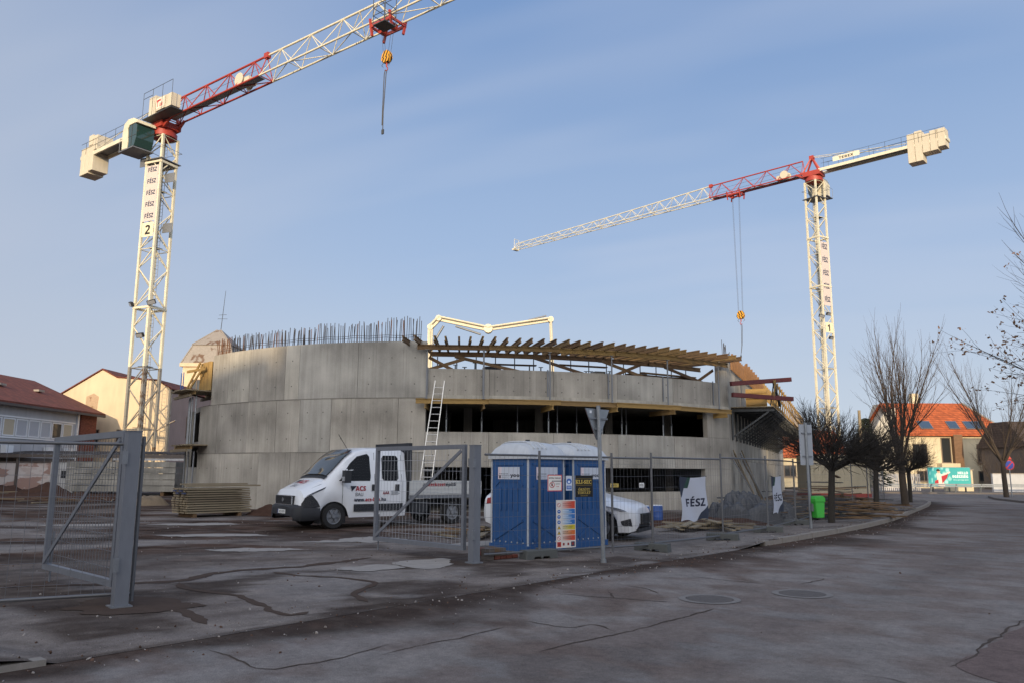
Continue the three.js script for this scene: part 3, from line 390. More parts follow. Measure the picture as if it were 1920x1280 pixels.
// ---------------------------------------------------------------- left end scaffold and right hand working platform
{
  const sc = thing('wall_end_scaffold', 'timber working platforms on props at the left end of the curved wall', 'scaffold');
  const e = (deg, out, y) => onArc(C1, R1 + out, deg, y);
  for (const [y, w0, w1, len] of [[5.05, -0.9, 1.0, 7], [2.62, -0.6, 0.8, 5]]) { for (let i = 0; i < 7; i++) { const a = e(137.5 + i * 1.35, w0 - rr(0, 0.3), y + 0.1), b = e(137.5 + i * 1.35, w1 + rr(0, 0.25), y + 0.1); obj('deck_board', beam(a, b, 0.3, 0.05), pick(M.timberGrey), sc); } for (const o of [-0.5, 0.7]) { obj('deck_ledger', beam(e(137.2, o, y), e(147, o, y), 0.09, 0.16), M.timberYellow[2], sc); obj('deck_ledger', beam(e(137.2, o + 0.2, y - 0.14), e(147, o + 0.2, y - 0.14), 0.09, 0.12), M.timberGrey[1], sc); } }
  for (const [d, o] of [[138, 0.55], [139.8, 0.55], [141.6, 0.5], [143.5, 0.4], [145.5, 0.3], [139, -0.45]]) { obj('prop', tube(e(d, o, 2.78), e(d, o, 4.9), 0.035, 0.035, 8), M.galv, sc); }
  for (const [d, o] of [[139, 0.4], [142, 0.4], [146, 0.3]]) obj('prop', tube(e(d, o, YL), e(d, o, 2.45), 0.04, 0.04, 8), M.steel, sc);
  for (let i = 0; i < 7; i++) obj('form_panel_rib', beam(e(137.3 + i * 0.75, 0.05, 5.2), e(137.3 + i * 0.75, 0.05, 6.5), 0.1, 0.16, [1, 0, 0]), M.timberYellow[i % 2], sc);
  obj('form_panel', beam(e(137.1, -0.1, 5.85), e(142, -0.1, 5.85), 0.04, 1.3), M.timberYellow[1], sc);
  for (const [d0, y0, d1, y1] of [[143, 5.2, 138, 6.3], [145, 5.2, 140, 6.5], [144.5, 6.15, 137.5, 6.15]]) obj('brace_board', beam(e(d0, 0.55, y0), e(d1, 0.3, y1), 0.04, 0.12), M.timberYellow[0], sc);
  for (const d of [143.6, 145.2]) obj('rail_post', tube(e(d, 0.75, 5.15), e(d, 0.75, 6.1), 0.025, 0.025, 6), M.cableBlue, sc);
}
{
  const pf = thing('side_platform', 'bracketed timber working platform with guard rail along the street side wall', 'platform');
  const y = 4.62, s0 = 0.9, s1 = 30;
  for (let s = s0; s < s1; s += 1.48) { obj('bracket', [beam(sideP(s, y - 0.12, 0.01), sideP(s, y - 0.12, 1.95), 0.1, 0.12), beam(sideP(s, y - 1.35, 0.06), sideP(s, y - 0.2, 1.7), 0.08, 0.08), beam(sideP(s, y - 1.5, 0.05), sideP(s, y, 0.05), 0.08, 0.1)], M.darkSteel, pf); obj('rail_post', beam(sideP(s, y, 1.9), sideP(s, y + 1.25, 2.05), 0.06, 0.06), M.timberYellow[1], pf); }
  for (let k = 0; k < 6; k++) for (let s = s0 - 0.2; s < s1; s += 4.9) obj('deck_plank', beam(sideP(s + 0.01, y + 0.02, 0.18 + k * 0.32), sideP(Math.min(s1, s + 4.88), y + 0.02, 0.18 + k * 0.32), 0.3, 0.045), pick(M.timberGrey), pf);
  for (const [h, o] of [[0.2, 1.93], [0.65, 1.98], [1.15, 2.04]]) for (let s = s0 - 0.2; s < s1; s += 4.9) obj('rail_board', beam(sideP(s, y + h, o - 0.045), sideP(Math.min(s1, s + 4.88), y + h, o - 0.045), 0.03, 0.15), M.timberYellow[pick([0, 1])], pf);
  // formwork panels standing along the top of the wall, with upright ribs
  for (let i = 0; i < 11; i++) { const a = 6.2 + i * 2.2; const p = obj('form_panel', beam(sideP(a + 0.02, 6.93, 0.06), sideP(a + 2.16, 6.93, 0.06), 0.03, 0.55), i < 5 ? M.formOrange : M.timberYellow[i % 3], pf); for (let k = 0; k < 5; k++) obj('rib', beam(sideP(a + 0.2 + k * 0.44, 6.5, 0.14), sideP(a + 0.2 + k * 0.44, 7.3 + 0.12 * ((i * 5 + k) % 3), 0.14), 0.08, 0.12, [SN.x, 0, SN.z]), i < 5 ? M.formOrange : M.timberYellow[1], p); }
  for (let i = 0; i < 16; i++) obj('form_rib', beam(sideP(1.0 + i * 0.33, 6.45, 0.1), sideP(1.0 + i * 0.33, 7.05 + 0.2 * (i % 2), 0.1), 0.07, 0.1, [SN.x, 0, SN.z]), M.formOrange, pf);
  // near end: yellow end panel on the deck
  const E0 = sideP(5.2, 5.3, 0.25), E1 = sideP(5.2, 5.3, 1.3); obj('end_panel', beam(E0, E1, 0.04, 1.25), M.timberYellow[0], pf); for (let k = 0; k < 4; k++) obj('end_panel_batten', beam(E0.clone().setY(4.85 + k * 0.3).addScaledVector(SD, -0.05), E1.clone().setY(4.85 + k * 0.3).addScaledVector(SD, -0.05), 0.06, 0.1), M.timberYellow[1], pf);
}
{
  const cx = (a, b) => { const w = []; for (const s of [-0.055, 0.055]) { const A = vv(a), B = vv(b), n = B.clone().sub(A).normalize().cross(V(0, 1, 0)).multiplyScalar(s); w.push(beam(A.clone().add(n), B.clone().add(n), 0.05, 0.2)); } return w; };
  const b1 = obj('red_steel_waler', cx([10.0, 5.62, -35.6], [13.1, 5.95, -36.6]), M.walerRed); tag(b1, 'upper dark red steel beam sticking out past the concrete corner, tilted up', 'beam', 'red steel walers at the corner');
  const b2 = obj('red_steel_waler', cx([10.05, 5.12, -35.6], [13.15, 5.03, -36.6]), M.walerRed); tag(b2, 'lower dark red steel beam sticking out level past the concrete corner', 'beam', 'red steel walers at the corner');
  const st = thing('waler_strut', 'thin steel hangers holding the two red beams above the platform', 'strut'); obj('hanger', tube([10.55, 4.66, -35.85], [10.5, 5.9, -35.75], 0.02, 0.02, 6), M.steel, st); obj('hanger', tube([12.0, 4.7, -36.3], [12.25, 5.95, -36.35], 0.03, 0.03, 6), M.darkSteel, st); obj('hanger', beam([12.2, 5.9, -36.4], [12.75, 4.75, -37.2], 0.1, 0.1), M.darkSteel, st);
}
// aluminium ladder against the parapet
{
  const l = thing('ladder', 'long aluminium ladder leaning on the concrete left of the open storeys', 'ladder'); const a = V(-3.32, 0.06, -29.6), b = V(-2.85, 5.15, -30.86), s = V(0.2, 0, -0.02);
  for (const k of [-1, 1]) obj('rail', beam(a.clone().addScaledVector(s, k * 1.15), b.clone().addScaledVector(s, k * 0.9), 0.03, 0.075, [0, 0, 1]), M.alu, l);
  for (let i = 1; i < 19; i++) { const p = a.clone().lerp(b, i / 19), w = lerp(1.15, 0.9, i / 19); obj('rung', tube(p.clone().addScaledVector(s, -w), p.clone().addScaledVector(s, w), 0.016, 0.016, 6), M.alu, l); }
}
// concrete pump boom standing behind the parapet
{
  const o = thing('concrete_pump_boom', 'cream folding concrete pump boom arching above the building', 'pump boom', [-5.5, 4.58, -52]); M.boom = mat([0.78, 0.70, 0.52], 0.5, { map: sized(tPlaster, 2) });
  const P = [[0, 0, 0], [0, 6.55, 0], [0.55, 7.15, 0], [3.9, 6.45, 0], [8.1, 7.1, 0], [8.35, 0.6, 0]]; const w = [0.42, 0.36, 0.32, 0.26, 0.2];
  obj('pedestal', tube([0, 0, 0], [0, 2.2, 0], 0.55, 0.4, 12), M.boom, o);
  for (let i = 0; i < 5; i++) { const s = obj('boom_section', beam(P[i], P[i + 1], w[i] * 0.8, w[i]), M.boom, o); obj('delivery_pipe', tube(vv(P[i]).add(V(0, 0.1, 0.28)), vv(P[i + 1]).add(V(0, 0.1, 0.28)), 0.07, 0.07, 8), M.boom, s); }
  for (const k of [1, 2, 3, 4]) obj('knuckle', tube(vv(P[k]).add(V(0, 0, -0.25)), vv(P[k]).add(V(0, 0, 0.3)), k === 3 ? 0.3 : 0.2, k === 3 ? 0.3 : 0.2, 12), M.boom, o);
  obj('ram', tube([1.7, 6.6, 0.2], [3.4, 6.05, 0.2], 0.07, 0.07, 8), M.steel, o); obj('ram', tube([0.1, 5.2, 0.25], [0.9, 6.6, 0.25], 0.08, 0.08, 8), M.steel, o); obj('ram', tube([6.6, 7.05, 0.18], [7.8, 7.35, 0.18], 0.05, 0.05, 8), M.steel, o);
}

// ---------------------------------------------------------------- tower cranes
const moved = (g, x, y, z, ry = 0) => { if (ry) g.rotateY(ry); g.translate(x, y, z); return g; };
function lattice(x0, x1, h0, h1, w, n, rc, rd, y0 = 0) {      // jib truss along x: two bottom chords, one top chord, n panels
  const o = [], B = (x, s) => V(x, y0, s * w / 2), T = (x) => V(x, y0 + lerp(h0, h1, (x - x0) / (x1 - x0)), 0);
  o.push(tube(B(x0, 1), B(x1, 1), rc), tube(B(x0, -1), B(x1, -1), rc), tube(T(x0), T(x1), rc * 1.1));
  const L = (x1 - x0) / n;
  for (let i = 0; i < n; i++) { const a = x0 + i * L, b = a + L, m = a + L / 2; for (const s of [1, -1]) { o.push(tube(B(a, s), T(m), rd, rd, 5), tube(T(m), B(b, s), rd, rd, 5)); if (i === 0) o.push(tube(B(a, s), T(a), rd, rd, 5)); if (i === n - 1) o.push(tube(B(b, s), T(b), rd, rd, 5)); }
    o.push(tube(B(a, 1), B(a, -1), rd, rd, 5), tube(B(a, i % 2 ? 1 : -1), B(b, i % 2 ? -1 : 1), rd, rd, 5)); }
  o.push(tube(B(x1, 1), B(x1, -1), rd, rd, 5));
  return o;
}
function mastSection(y0, y1, w, m, parent, rl = 0.075) {
  const h = w / 2, c = [[-h, -h], [h, -h], [h, h], [-h, h]], o = []; const n = Math.max(2, Math.round((y1 - y0) / (w * 1.15))), s = (y1 - y0) / n;
  const sec = obj('mast_section', c.map(([x, z]) => beam([x, y0 + 0.01, z], [x, y1 - 0.01, z], rl * 2, rl * 2, [1, 0, 0])), m, parent);
  for (let i = 0; i < n; i++) for (let k = 0; k < 4; k++) { const a = c[k], b = c[(k + 1) % 4], ya = y0 + i * s, yb = ya + s; const f = (i + k) % 2 ? [a, b] : [b, a]; o.push(tube([f[0][0], ya, f[0][1]], [f[1][0], yb, f[1][1]], 0.048, 0.048, 5)); }
  for (let k = 0; k < 4; k++) { const a = c[k], b = c[(k + 1) % 4]; o.push(tube([a[0], y1 - 0.06, a[1]], [b[0], y1 - 0.06, b[1]], 0.04, 0.04, 5)); }
  obj('bracing', o, m, sec);
  const lad = []; for (const x of [-0.2, 0.2]) lad.push(tube([x, y0, -h * 0.35], [x, y1, -h * 0.35], 0.02, 0.02, 5)); for (let y = y0 + 0.15; y < y1; y += 0.3) lad.push(tube([-0.2, y, -h * 0.35], [0.2, y, -h * 0.35], 0.013, 0.013, 4)); obj('ladder', lad, M.steel, sec);
  obj('rest_landing', box(0.25, y0 + 0.05, 0.2, w * 0.55, 0.04, w * 0.5), M.darkSteel, sec);
}
const feszDraw = (g, w, h, y) => { g.fillStyle = '#22304a'; g.font = `900 ${Math.round(w * 0.34)}px sans-serif`; g.textAlign = 'center'; g.textBaseline = 'middle'; g.fillText('FÉSZ', w / 2, y); };
const bannerTex = canvasTex(256, 810, (g, w, h) => { g.fillStyle = '#cbbdb6'; g.fillRect(0, 0, w, h); for (let i = 0; i < 5; i++) feszDraw(g, w, h, 60 + i * 168); });
const numTex = (t) => canvasTex(256, 256, (g, w, h) => { g.fillStyle = '#e9dcb6'; g.fillRect(0, 0, w, h); g.fillStyle = '#2b2a26'; g.font = '900 230px sans-serif'; g.textAlign = 'center'; g.textBaseline = 'middle'; g.fillText(t, w / 2, h / 2 + 8); });
const terexTex = canvasTex(512, 128, (g, w, h) => { g.fillStyle = '#e6dcc2'; g.fillRect(0, 0, w, h); g.fillStyle = '#2c2926'; g.font = '900 96px sans-serif'; g.textAlign = 'center'; g.textBaseline = 'middle'; g.fillText('TEREX', w / 2, h / 2 + 6); });
const terexRedTex = canvasTex(256, 128, (g, w, h) => { g.fillStyle = '#ded6c4'; g.fillRect(0, 0, w, h); g.fillStyle = '#b3201c'; g.font = '900 100px sans-serif'; g.textBaseline = 'middle'; g.fillText('T', 14, h / 2 + 6); g.fillRect(14, 18, 120, 22); g.font = '900 78px sans-serif'; g.fillText('uu', 100, h / 2 + 20); });
function crane(p) {
  const o = thing('tower_crane', p.label, 'crane', p.at), t = p.turn, ty = p.top, W = 1.5;
  // foundation ballast and mast
  obj('base_frame', [beam([-2.6, 0.3, -2.6], [2.6, 0.3, 2.6], 0.45, 0.5), beam([-2.6, 0.3, 2.6], [2.6, 0.3, -2.6], 0.43, 0.48)], M.craneGrey, o);
  for (const s of [-1, 1]) obj('base_ballast', box(0, 0.95, s * 1.7, 4.2, 0.8, 1.2), M.ballast, o);
  const mast = new THREE.Group(); mast.name = 'mast'; mast.rotation.y = p.mastTurn; o.add(mast);
  const n = Math.round(ty / 4.4); for (let i = 0; i < n; i++) mastSection(Math.max(0.5, i * ty / n), (i + 1) * ty / n, W, (i + 1) * ty / n < p.greyTo ? M.craneGrey : M.craneWhite, mast, i < n / 2 ? 0.1 : 0.09);
  const face = (name, y0, y1, wFrac, m, side = 0) => { const a = [[-1, 1], [1, 1]].map(([s]) => V(s * W / 2 * wFrac + 0.0, 0, W / 2 + 0.1)); const g = quadSheet([a[0].x, y0, a[0].z], [a[1].x, y0, a[1].z], [a[1].x, y1, a[1].z], [a[0].x, y1, a[0].z]); if (side) g.rotateY(side); return obj(name, g, m, mast); };
  face('banner', p.banner[0], p.banner[1], 0.86, decal(bannerTex, { side: THREE.DoubleSide, roughness: 0.8 }), p.bannerSide || 0);
  face('number_board', p.num[0], p.num[0] + 1.15, 0.8, decal(numTex(p.num[1]), { side: THREE.DoubleSide }), p.bannerSide || 0);
  for (const [x, y, z, a] of p.floods) { const f = obj('floodlight', box(0, 0, 0, 0.62, 0.34, 0.2), M.black, mast); f.position.set(x, y, z); f.rotation.set(0.5, a, 0); obj('lamp_glass', box(0, 0, 0.105, 0.54, 0.27, 0.012), M.glassLamp, f); }
  for (const y of p.rings) obj('mast_collar', [[-1, 0], [1, 0], [0, -1], [0, 1]].map(([a, b]) => a ? beam([a * W * 0.56, y, -W * 0.56], [a * W * 0.56, y, W * 0.56], 0.12, 0.18) : beam([-W * 0.56, y, b * W * 0.56], [W * 0.56, y, b * W * 0.56], 0.11, 0.17)), M.craneWhite, mast);
  for (const [y, a] of p.signs) { const q = obj('side_board', box(0, 0, 0, 1.0, 0.75, 0.04), M.steel, mast); q.position.set(Math.cos(a) * 1.3, y, Math.sin(a) * 1.3); }
  const climb = obj('mast_top_platform', [box(0, ty - 2.1, 0, W + 0.55, 0.05, W + 0.55), ...[-1, 1].flatMap((s) => [tube([s * (W / 2 + 0.27), ty - 1.1, -W / 2 - 0.27], [s * (W / 2 + 0.27), ty - 1.1, W / 2 + 0.27], 0.02), tube([-W / 2 - 0.27, ty - 1.1, s * (W / 2 + 0.27)], [W / 2 + 0.27, ty - 1.1, s * (W / 2 + 0.27)], 0.02)])], M.steel, mast);
  // slewing ring and upperworks, turned to the jib
  const up = new THREE.Group(); up.name = 'upperworks'; up.rotation.y = t; up.position.y = ty; o.add(up);
  obj('slewing_ring', [tube([0, 0, 0], [0, 0.35, 0], 1.0, 1.0, 20), tube([0, 0.35, 0], [0, 0.6, 0], 0.85, 0.85, 20)], M.craneRed, up);
  obj('turntable', [box(0, 0.85, 0, 2.0, 0.5, 1.7), beam([0.9, 0.6, 0.6], [1.9, 1.2, 0.55], 0.16, 0.2), beam([0.9, 0.6, -0.6], [1.9, 1.2, -0.55], 0.16, 0.2)], M.craneRed, up);
  const yb = 1.15, JW = 1.15;
  obj('tower_head', [...[-1, 1].flatMap((s) => [beam([-0.8, yb, s * 0.55], [0.1, yb + 1.9, s * 0.12], 0.16, 0.16), beam([1.1, yb, s * 0.55], [0.1, yb + 1.9, s * 0.12], 0.16, 0.16), beam([-0.9, yb, s * 0.55], [1.4, yb, s * 0.55], 0.18, 0.2)]), box(0.1, yb + 1.9, 0, 0.5, 0.4, 0.5)], M.craneRed, up);
  obj('jib_section', lattice(1.2, p.red, 1.75, 1.75, JW, p.redN, 0.075, 0.04, yb), M.craneRed, up);
  let x = p.red, hh = 1.75; p.sections.forEach(([len, h1, nn]) => { obj('jib_section', lattice(x, x + len, hh, h1, JW, nn, lerp(0.075, 0.055, x / 50), 0.033, yb), M.craneWhite, up); x += len; hh = h1; });
  obj('jib_coupling', box(p.red, yb + 1.75, 0, 0.45, 0.4, 0.3), M.craneRed, up);
  if (p.tip) obj('jib_end_frame', [...[-1, 1].map((s) => tube([x, yb, s * 0.55], [x, yb + 1.5, s * 0.5], 0.035)), tube([x, yb + 1.5, 0.5], [x, yb + 1.5, -0.5], 0.035), box(x + 0.2, yb - 0.1, 0, 0.5, 0.25, 1.1)], M.craneWhite, up);
  obj('jib_walkway', box((1.2 + p.red) / 2, yb + 0.04, 0.2, p.red - 1.6, 0.04, 0.5), M.steel, up);
  obj('trolley_rope', [tube([1.5, yb + 0.55, 0], [x, yb + 0.5, 0], 0.014, 0.014, 4), tube([1.5, yb + 1.2, 0], [p.red, yb + 1.0, 0], 0.014, 0.014, 4)], M.cable, up);
  // winch and cabinets
  const cab0 = obj('winch', [tube([p.winch, yb + 0.55, -0.45], [p.winch, yb + 0.55, 0.45], 0.36, 0.36, 14), box(p.winch + 0.7, yb + 0.35, 0, 0.6, 0.5, 0.7)], M.ballast, up); obj('winch_drum_flange', [tube([p.winch, yb + 0.55, -0.5], [p.winch, yb + 0.55, -0.46], 0.5, 0.5, 14), tube([p.winch, yb + 0.55, 0.46], [p.winch, yb + 0.55, 0.5], 0.5, 0.5, 14)], M.ballast, cab0);
  if (p.cabinets) { const z = 1.05; for (const [a, b, y0, y1] of [[0.0, 0.95, yb + 0.1, yb + 1.75], [1.05, 2.35, yb + 0.35, yb + 1.4], [2.45, 3.3, yb + 0.3, yb + 1.35]]) obj('switch_cabinet', box((a + b) / 2, (y0 + y1) / 2, z, b - a, y1 - y0, 0.75), M.ballast, up);
    obj('maker_board', quadSheet([1.1, yb + 0.5, z + 0.385], [2.3, yb + 0.5, z + 0.385], [2.3, yb + 1.35, z + 0.385], [1.1, yb + 1.35, z + 0.385]), decal(terexRedTex), up);
    obj('service_platform', [box(1.6, yb - 0.02, z, 4.2, 0.06, 1.2), ...[[-0.5], [0.9], [2.3], [3.7]].map(([a]) => tube([a, yb, z + 0.6], [a, yb + 2.2, z + 0.6], 0.018, 0.018, 5)), tube([-0.5, yb + 2.2, z + 0.6], [3.7, yb + 2.2, z + 0.6], 0.02, 0.02, 5), tube([-0.5, yb + 1.7, z + 0.6], [0.9, yb + 1.7, z + 0.6], 0.02, 0.02, 5)], M.darkSteel, up); }
  // counter-jib: two girders, deck, rails, ballast slabs
  const cl = p.counter; obj('counter_jib', [beam([-0.8, yb - 0.05, 0.62], [-cl, yb - 0.05, 0.62], 0.14, 0.34), beam([-0.8, yb - 0.05, -0.62], [-cl, yb - 0.05, -0.62], 0.14, 0.34), beam([-cl, yb - 0.05, -0.7], [-cl, yb - 0.05, 0.7], 0.16, 0.36)], M.craneWhite, up);
  obj('counter_jib_deck', box(-cl / 2 - 0.6, yb + 0.1, 0, cl - 1.6, 0.05, 1.05), M.steel, up);
  const rail = []; for (const s of [-1, 1]) { for (let k = 1.5; k < cl; k += 1.7) rail.push(tube([-k, yb + 0.1, s * 0.72], [-k, yb + 1.2, s * 0.72], 0.018, 0.018, 5)); for (const h of [0.65, 1.2]) rail.push(tube([-1.2, yb + h, s * 0.72], [-cl, yb + h, s * 0.72], 0.018, 0.018, 5)); } obj('hand_rail', rail, M.darkSteel, up);
  obj('tie_bar', [-1, 1].map((s) => tube([-0.2, yb + 1.9, s * 0.2], [-cl + 2.2, yb + 0.15, s * 0.6], 0.035, 0.035, 6)), M.craneWhite, up);
  p.slabs.forEach(([a, y0, y1]) => obj('counterweight_slab', boxUV(prism([[-0.36, y0], [0.36, y0], [0.36, y0 + (y1 - y0) * 0.42], [0.36, y1], [-0.36, y1]], 1.34, 0.04).translate(0, 0, -0.67)).translate(-cl + a, yb, 0), M.ballast, up));
  if (p.board) obj('maker_board', quadSheet([-2.6, yb + 0.45, p.boardZ], [-5.6, yb + 0.45, p.boardZ], [-5.6, yb + 1.0, p.boardZ], [-2.6, yb + 1.0, p.boardZ]), decal(terexTex, { side: THREE.DoubleSide }), up);
  // operator's cab
  const cz = p.cabZ, cy = -1.55, cab = new THREE.Group(); cab.name = 'cab'; cab.position.set(p.cabX, cy, cz); up.add(cab);
  const prof = [[-1.0, 0.1], [-1.05, 1.6], [-0.85, 2.25], [-0.3, 2.5], [0.5, 2.42], [1.05, 2.15], [1.1, 1.9], [0.75, 1.95], [-0.1, 1.95], [-0.3, 1.7], [-0.15, 0.5], [-0.2, 0.05]];
  obj('cab_shell', prism(prof, 1.5, 0.03).translate(0, 0, -0.75), M.craneWhite, cab);
  obj('cab_glazing', prism([[-0.25, 0.12], [0.75, 0.1], [1.0, 0.7], [1.02, 1.75], [0.75, 1.94], [-0.2, 1.94], [-0.28, 1.6], [-0.12, 0.6]], 1.4, 0.02).translate(0, 0, -0.7), new THREE.MeshPhysicalMaterial({ color: lin(0.02, 0.05, 0.045), roughness: 0.06, clearcoat: 0.6 }), cab);
  const bars = []; for (const z of [-0.715, 0.715]) bars.push(beam([0.3, 0.12, z], [0.34, 1.94, z], 0.05, 0.05), beam([-0.25, 1.0, z], [1.0, 0.95, z], 0.04, 0.04)); obj('cab_window_bar', bars, M.darkSteel, cab);
  obj('cab_platform', [box(-0.2, -0.05, 0, 2.2, 0.08, 1.7), ...[-1, 1].map((s) => tube([-1.3, 0.0, s * 0.8], [-1.3, 1.1, s * 0.8], 0.02, 0.02, 5)), tube([-1.3, 1.1, -0.8], [-1.3, 1.1, 0.8], 0.02, 0.02, 5)], M.steel, cab);
  // trolley
  const tr = new THREE.Group(); tr.name = 'trolley'; tr.position.set(p.trolley, yb - 0.28, 0); up.add(tr);
  obj('trolley_frame', [...[-1, 1].flatMap((s) => [beam([-0.95, 0, s * 0.62], [0.95, 0, s * 0.62], 0.1, 0.2), beam([s * 0.9, 0, -0.62], [s * 0.9, 0, 0.62], 0.1, 0.16), beam([s * 0.85, -0.6, 0.5], [s * 0.85, 0.45, 0.72], 0.12, 0.14), beam([s * 0.85, -0.6, -0.5], [s * 0.85, 0.45, -0.72], 0.12, 0.14)])], M.craneRed, tr);
  obj('sheave', [-0.45, 0.45].map((q) => tube([q, -0.15, -0.2], [q, -0.15, 0.2], 0.24, 0.24, 12)), M.craneRed, tr);
  if (p.basket) obj('service_basket', [...[[0, 1.0], [1.0, 1.0], [0, 1.9], [1.0, 1.9]].map(([a, z]) => tube([a + 0.7, -1.1, z], [a + 0.7, 0.8, z], 0.025, 0.025, 5)), box(1.2, -1.1, 1.45, 1.0, 0.05, 0.9), ...[0.0, -0.5, 0.8].flatMap((h) => [beam([0.7, h, 1.0], [1.7, h, 1.0], 0.03, 0.03), beam([0.7, h, 1.9], [1.7, h, 1.9], 0.03, 0.03), beam([0.7, h, 1.0], [0.7, h, 1.9], 0.03, 0.03), beam([1.7, h, 1.0], [1.7, h, 1.9], 0.03, 0.03)])], M.darkSteel, tr);
  for (const q of [mast, up]) { q.updateMatrix(); for (const ch of [...q.children]) { ch.applyMatrix4(q.matrix); o.add(ch); } o.remove(q); }   // parts hang on the crane itself
  // hook block hangs on its ropes: a thing of its own
  const c = Math.cos(t), s = Math.sin(t), hx = p.at[0] + c * p.trolley, hz = p.at[2] - s * p.trolley, ytr = ty + yb - 0.4;
  const hk = thing('hook_block', p.hookLabel, 'hook', [hx, p.hook, hz], t);
  obj('hoist_rope', [[-0.45, -0.1], [-0.45, 0.1], [0.45, -0.1], [0.45, 0.1]].map(([a, z]) => tube([a * 0.75 * p.hs, 0.4 * p.hs, z], [a, ytr - p.hook, z], 0.014, 0.014, 4)), M.cable, hk);
  const stripe = canvasTex(128, 128, (g) => { g.fillStyle = '#e0a12a'; g.fillRect(0, 0, 128, 128); g.strokeStyle = '#14110c'; g.lineWidth = 17; for (let k = -2; k < 6; k++) { g.beginPath(); g.moveTo(k * 42, 140); g.lineTo(k * 42 + 70, -12); g.stroke(); } });
  const bm = mat([1, 1, 1], 0.55, { map: stripe }); const bp = prism([[-0.62, -0.1], [-0.5, 0.4], [-0.2, 0.75], [0.2, 0.75], [0.5, 0.4], [0.62, -0.1], [0.4, -0.45], [0, -0.55], [-0.4, -0.45]], 0.4, 0.03).translate(0, 0, -0.2); bp.attributes.uv.array.forEach((v, i, a) => { a[i] = v * 0.8; }); const hs = p.hs; bp.scale(hs, hs, hs);
  bm.map.wrapS = bm.map.wrapT = THREE.RepeatWrapping; obj('block_cheek', bp, bm, hk);
  obj('hook', [tube([0, -0.5, 0], [0, -0.95, 0], 0.1, 0.07, 8), ...path([[0, -0.95, 0], [0.16, -1.1, 0], [0.14, -1.3, 0], [-0.05, -1.36, 0], [-0.18, -1.22, 0]], 0.05)].map((q) => q.scale(hs, hs, hs)), M.craneRed, hk); for (const q of [-1, 1]) obj('guard_loop', path([[q * 0.3, -0.45, 0.1], [q * 0.6, -0.7, 0.1], [q * 0.35, -0.95, 0.1]], 0.025, 5).map((w) => w.scale(hs, hs, hs)), M.darkSteel, hk);
  obj('sling_chain', [...path([[0.05, -1.3 * hs, 0], [0.0, -1.7 * hs, 0.02], [-0.04 + p.sway * 0.5, -p.chain * 0.75, 0.04], [p.sway, -p.chain, 0]], 0.03, 5), ...path([[-0.05, -1.3 * hs, 0.06], [-0.12, -1.8 * hs, 0.06], [-0.1 + p.sway * 0.5, -p.chain * 0.72, 0.05], [p.sway - 0.05, -p.chain * 0.93, 0.03]], 0.03, 5)], M.cable, hk); obj('sling_hook', box(p.sway, -p.chain - 0.1, 0, 0.16, 0.3, 0.08), M.darkSteel, hk);
  return o;
}
crane({ label: 'nearer tower crane on the left, number 2, jib reaching over the road', at: [-28.3, 0.0, -60], turn: -36.3 * rad, mastTurn: -23 * rad, top: 28.0, greyTo: 13.5, banner: [20.8, 25.4], num: [19.55, '2'], floods: [[-1.0, 14.2, 0.9, -0.5], [1.1, 14.2, 0.9, 0.6], [0.2, 11.7, 0.9, 0.1]], rings: [13.9, 25.7], signs: [[24.4, 0.2], [25.9, 2.6], [20.3, 0.1]],
  red: 13.2, redN: 4, sections: [[9.6, 1.7, 3], [9.6, 1.6, 3], [9.6, 1.5, 3]], winch: 10.6, cabinets: true, counter: 12.6, slabs: [[0.4, -1.75, 0.75], [1.15, -1.75, 0.75], [1.9, -1.6, 0.75], [1.6, 0.8, 1.75], [2.4, 0.2, 1.55]], cabX: -0.6, cabZ: 1.75, trolley: 25.4, basket: true, hook: 26.75, hs: 0.62, chain: 4.7, sway: -0.15, hookLabel: 'black and yellow striped hook block with long sling hanging high over the road' });
crane({ label: 'farther tower crane on the right, number 1, jib pointing away to the left', at: [35.5, 0.0, -88], turn: 136.7 * rad, mastTurn: 30 * rad, top: 35.3, greyTo: 0, banner: [20.3, 27.8], num: [17.2, '1'], floods: [[-1.1, 19.0, 0.8, -0.5], [-0.2, 19.3, 1.0, 0.1], [0.1, 16.6, 0.95, 0.1]], rings: [28.4, 22.6], signs: [],
  red: 13.4, redN: 4, sections: [[9, 1.45, 4], [9, 1.15, 4], [9, 0.95, 4], [7.5, 0.85, 3]], tip: true, winch: 3.4, cabinets: false, counter: 14.3, slabs: [[0.4, -0.9, 1.1], [1.15, -1.15, 1.1], [1.9, -1.15, 0.9], [2.65, -1.95, 1.45], [3.4, -1.95, 1.3]], board: true, boardZ: -0.8, cabX: 0.2, cabZ: 1.75, trolley: 10.0, basket: false, hook: 20.6, hs: 0.8, chain: 4.9, sway: 0.2, hookLabel: 'small yellow hook block with sling above the right end of the building' });

// ---------------------------------------------------------------- background buildings
function win(parent, x, y, z, w, h, { turn = 0, frame = M.frame, pane = M.pane, bars = 1, sill = true, t = 0.06 } = {}) {   // window facing +z before the turn; x,y,z its centre on the wall face
  const g = obj('window', [box(0, h / 2 - 0.04, 0.02, w, 0.08, t), box(0, -h / 2 + 0.04, 0.02, w, 0.08, t), box(-w / 2 + 0.04, 0, 0.02, 0.08, h - 0.16, t), box(w / 2 - 0.04, 0, 0.02, 0.08, h - 0.16, t), ...Array.from({ length: bars }, (_, i) => box(-w / 2 + w * (i + 1) / (bars + 1), 0, 0.02, 0.06, h - 0.16, t))], frame, parent);
  g.position.set(x, y, z); g.rotation.y = turn; obj('pane', box(0, 0, -0.005, w - 0.1, h - 0.1, 0.03), pane, g); if (sill) obj('sill', box(0, -h / 2 - 0.04, 0.06, w + 0.16, 0.05, 0.2), M.kerb, g); return g;
}
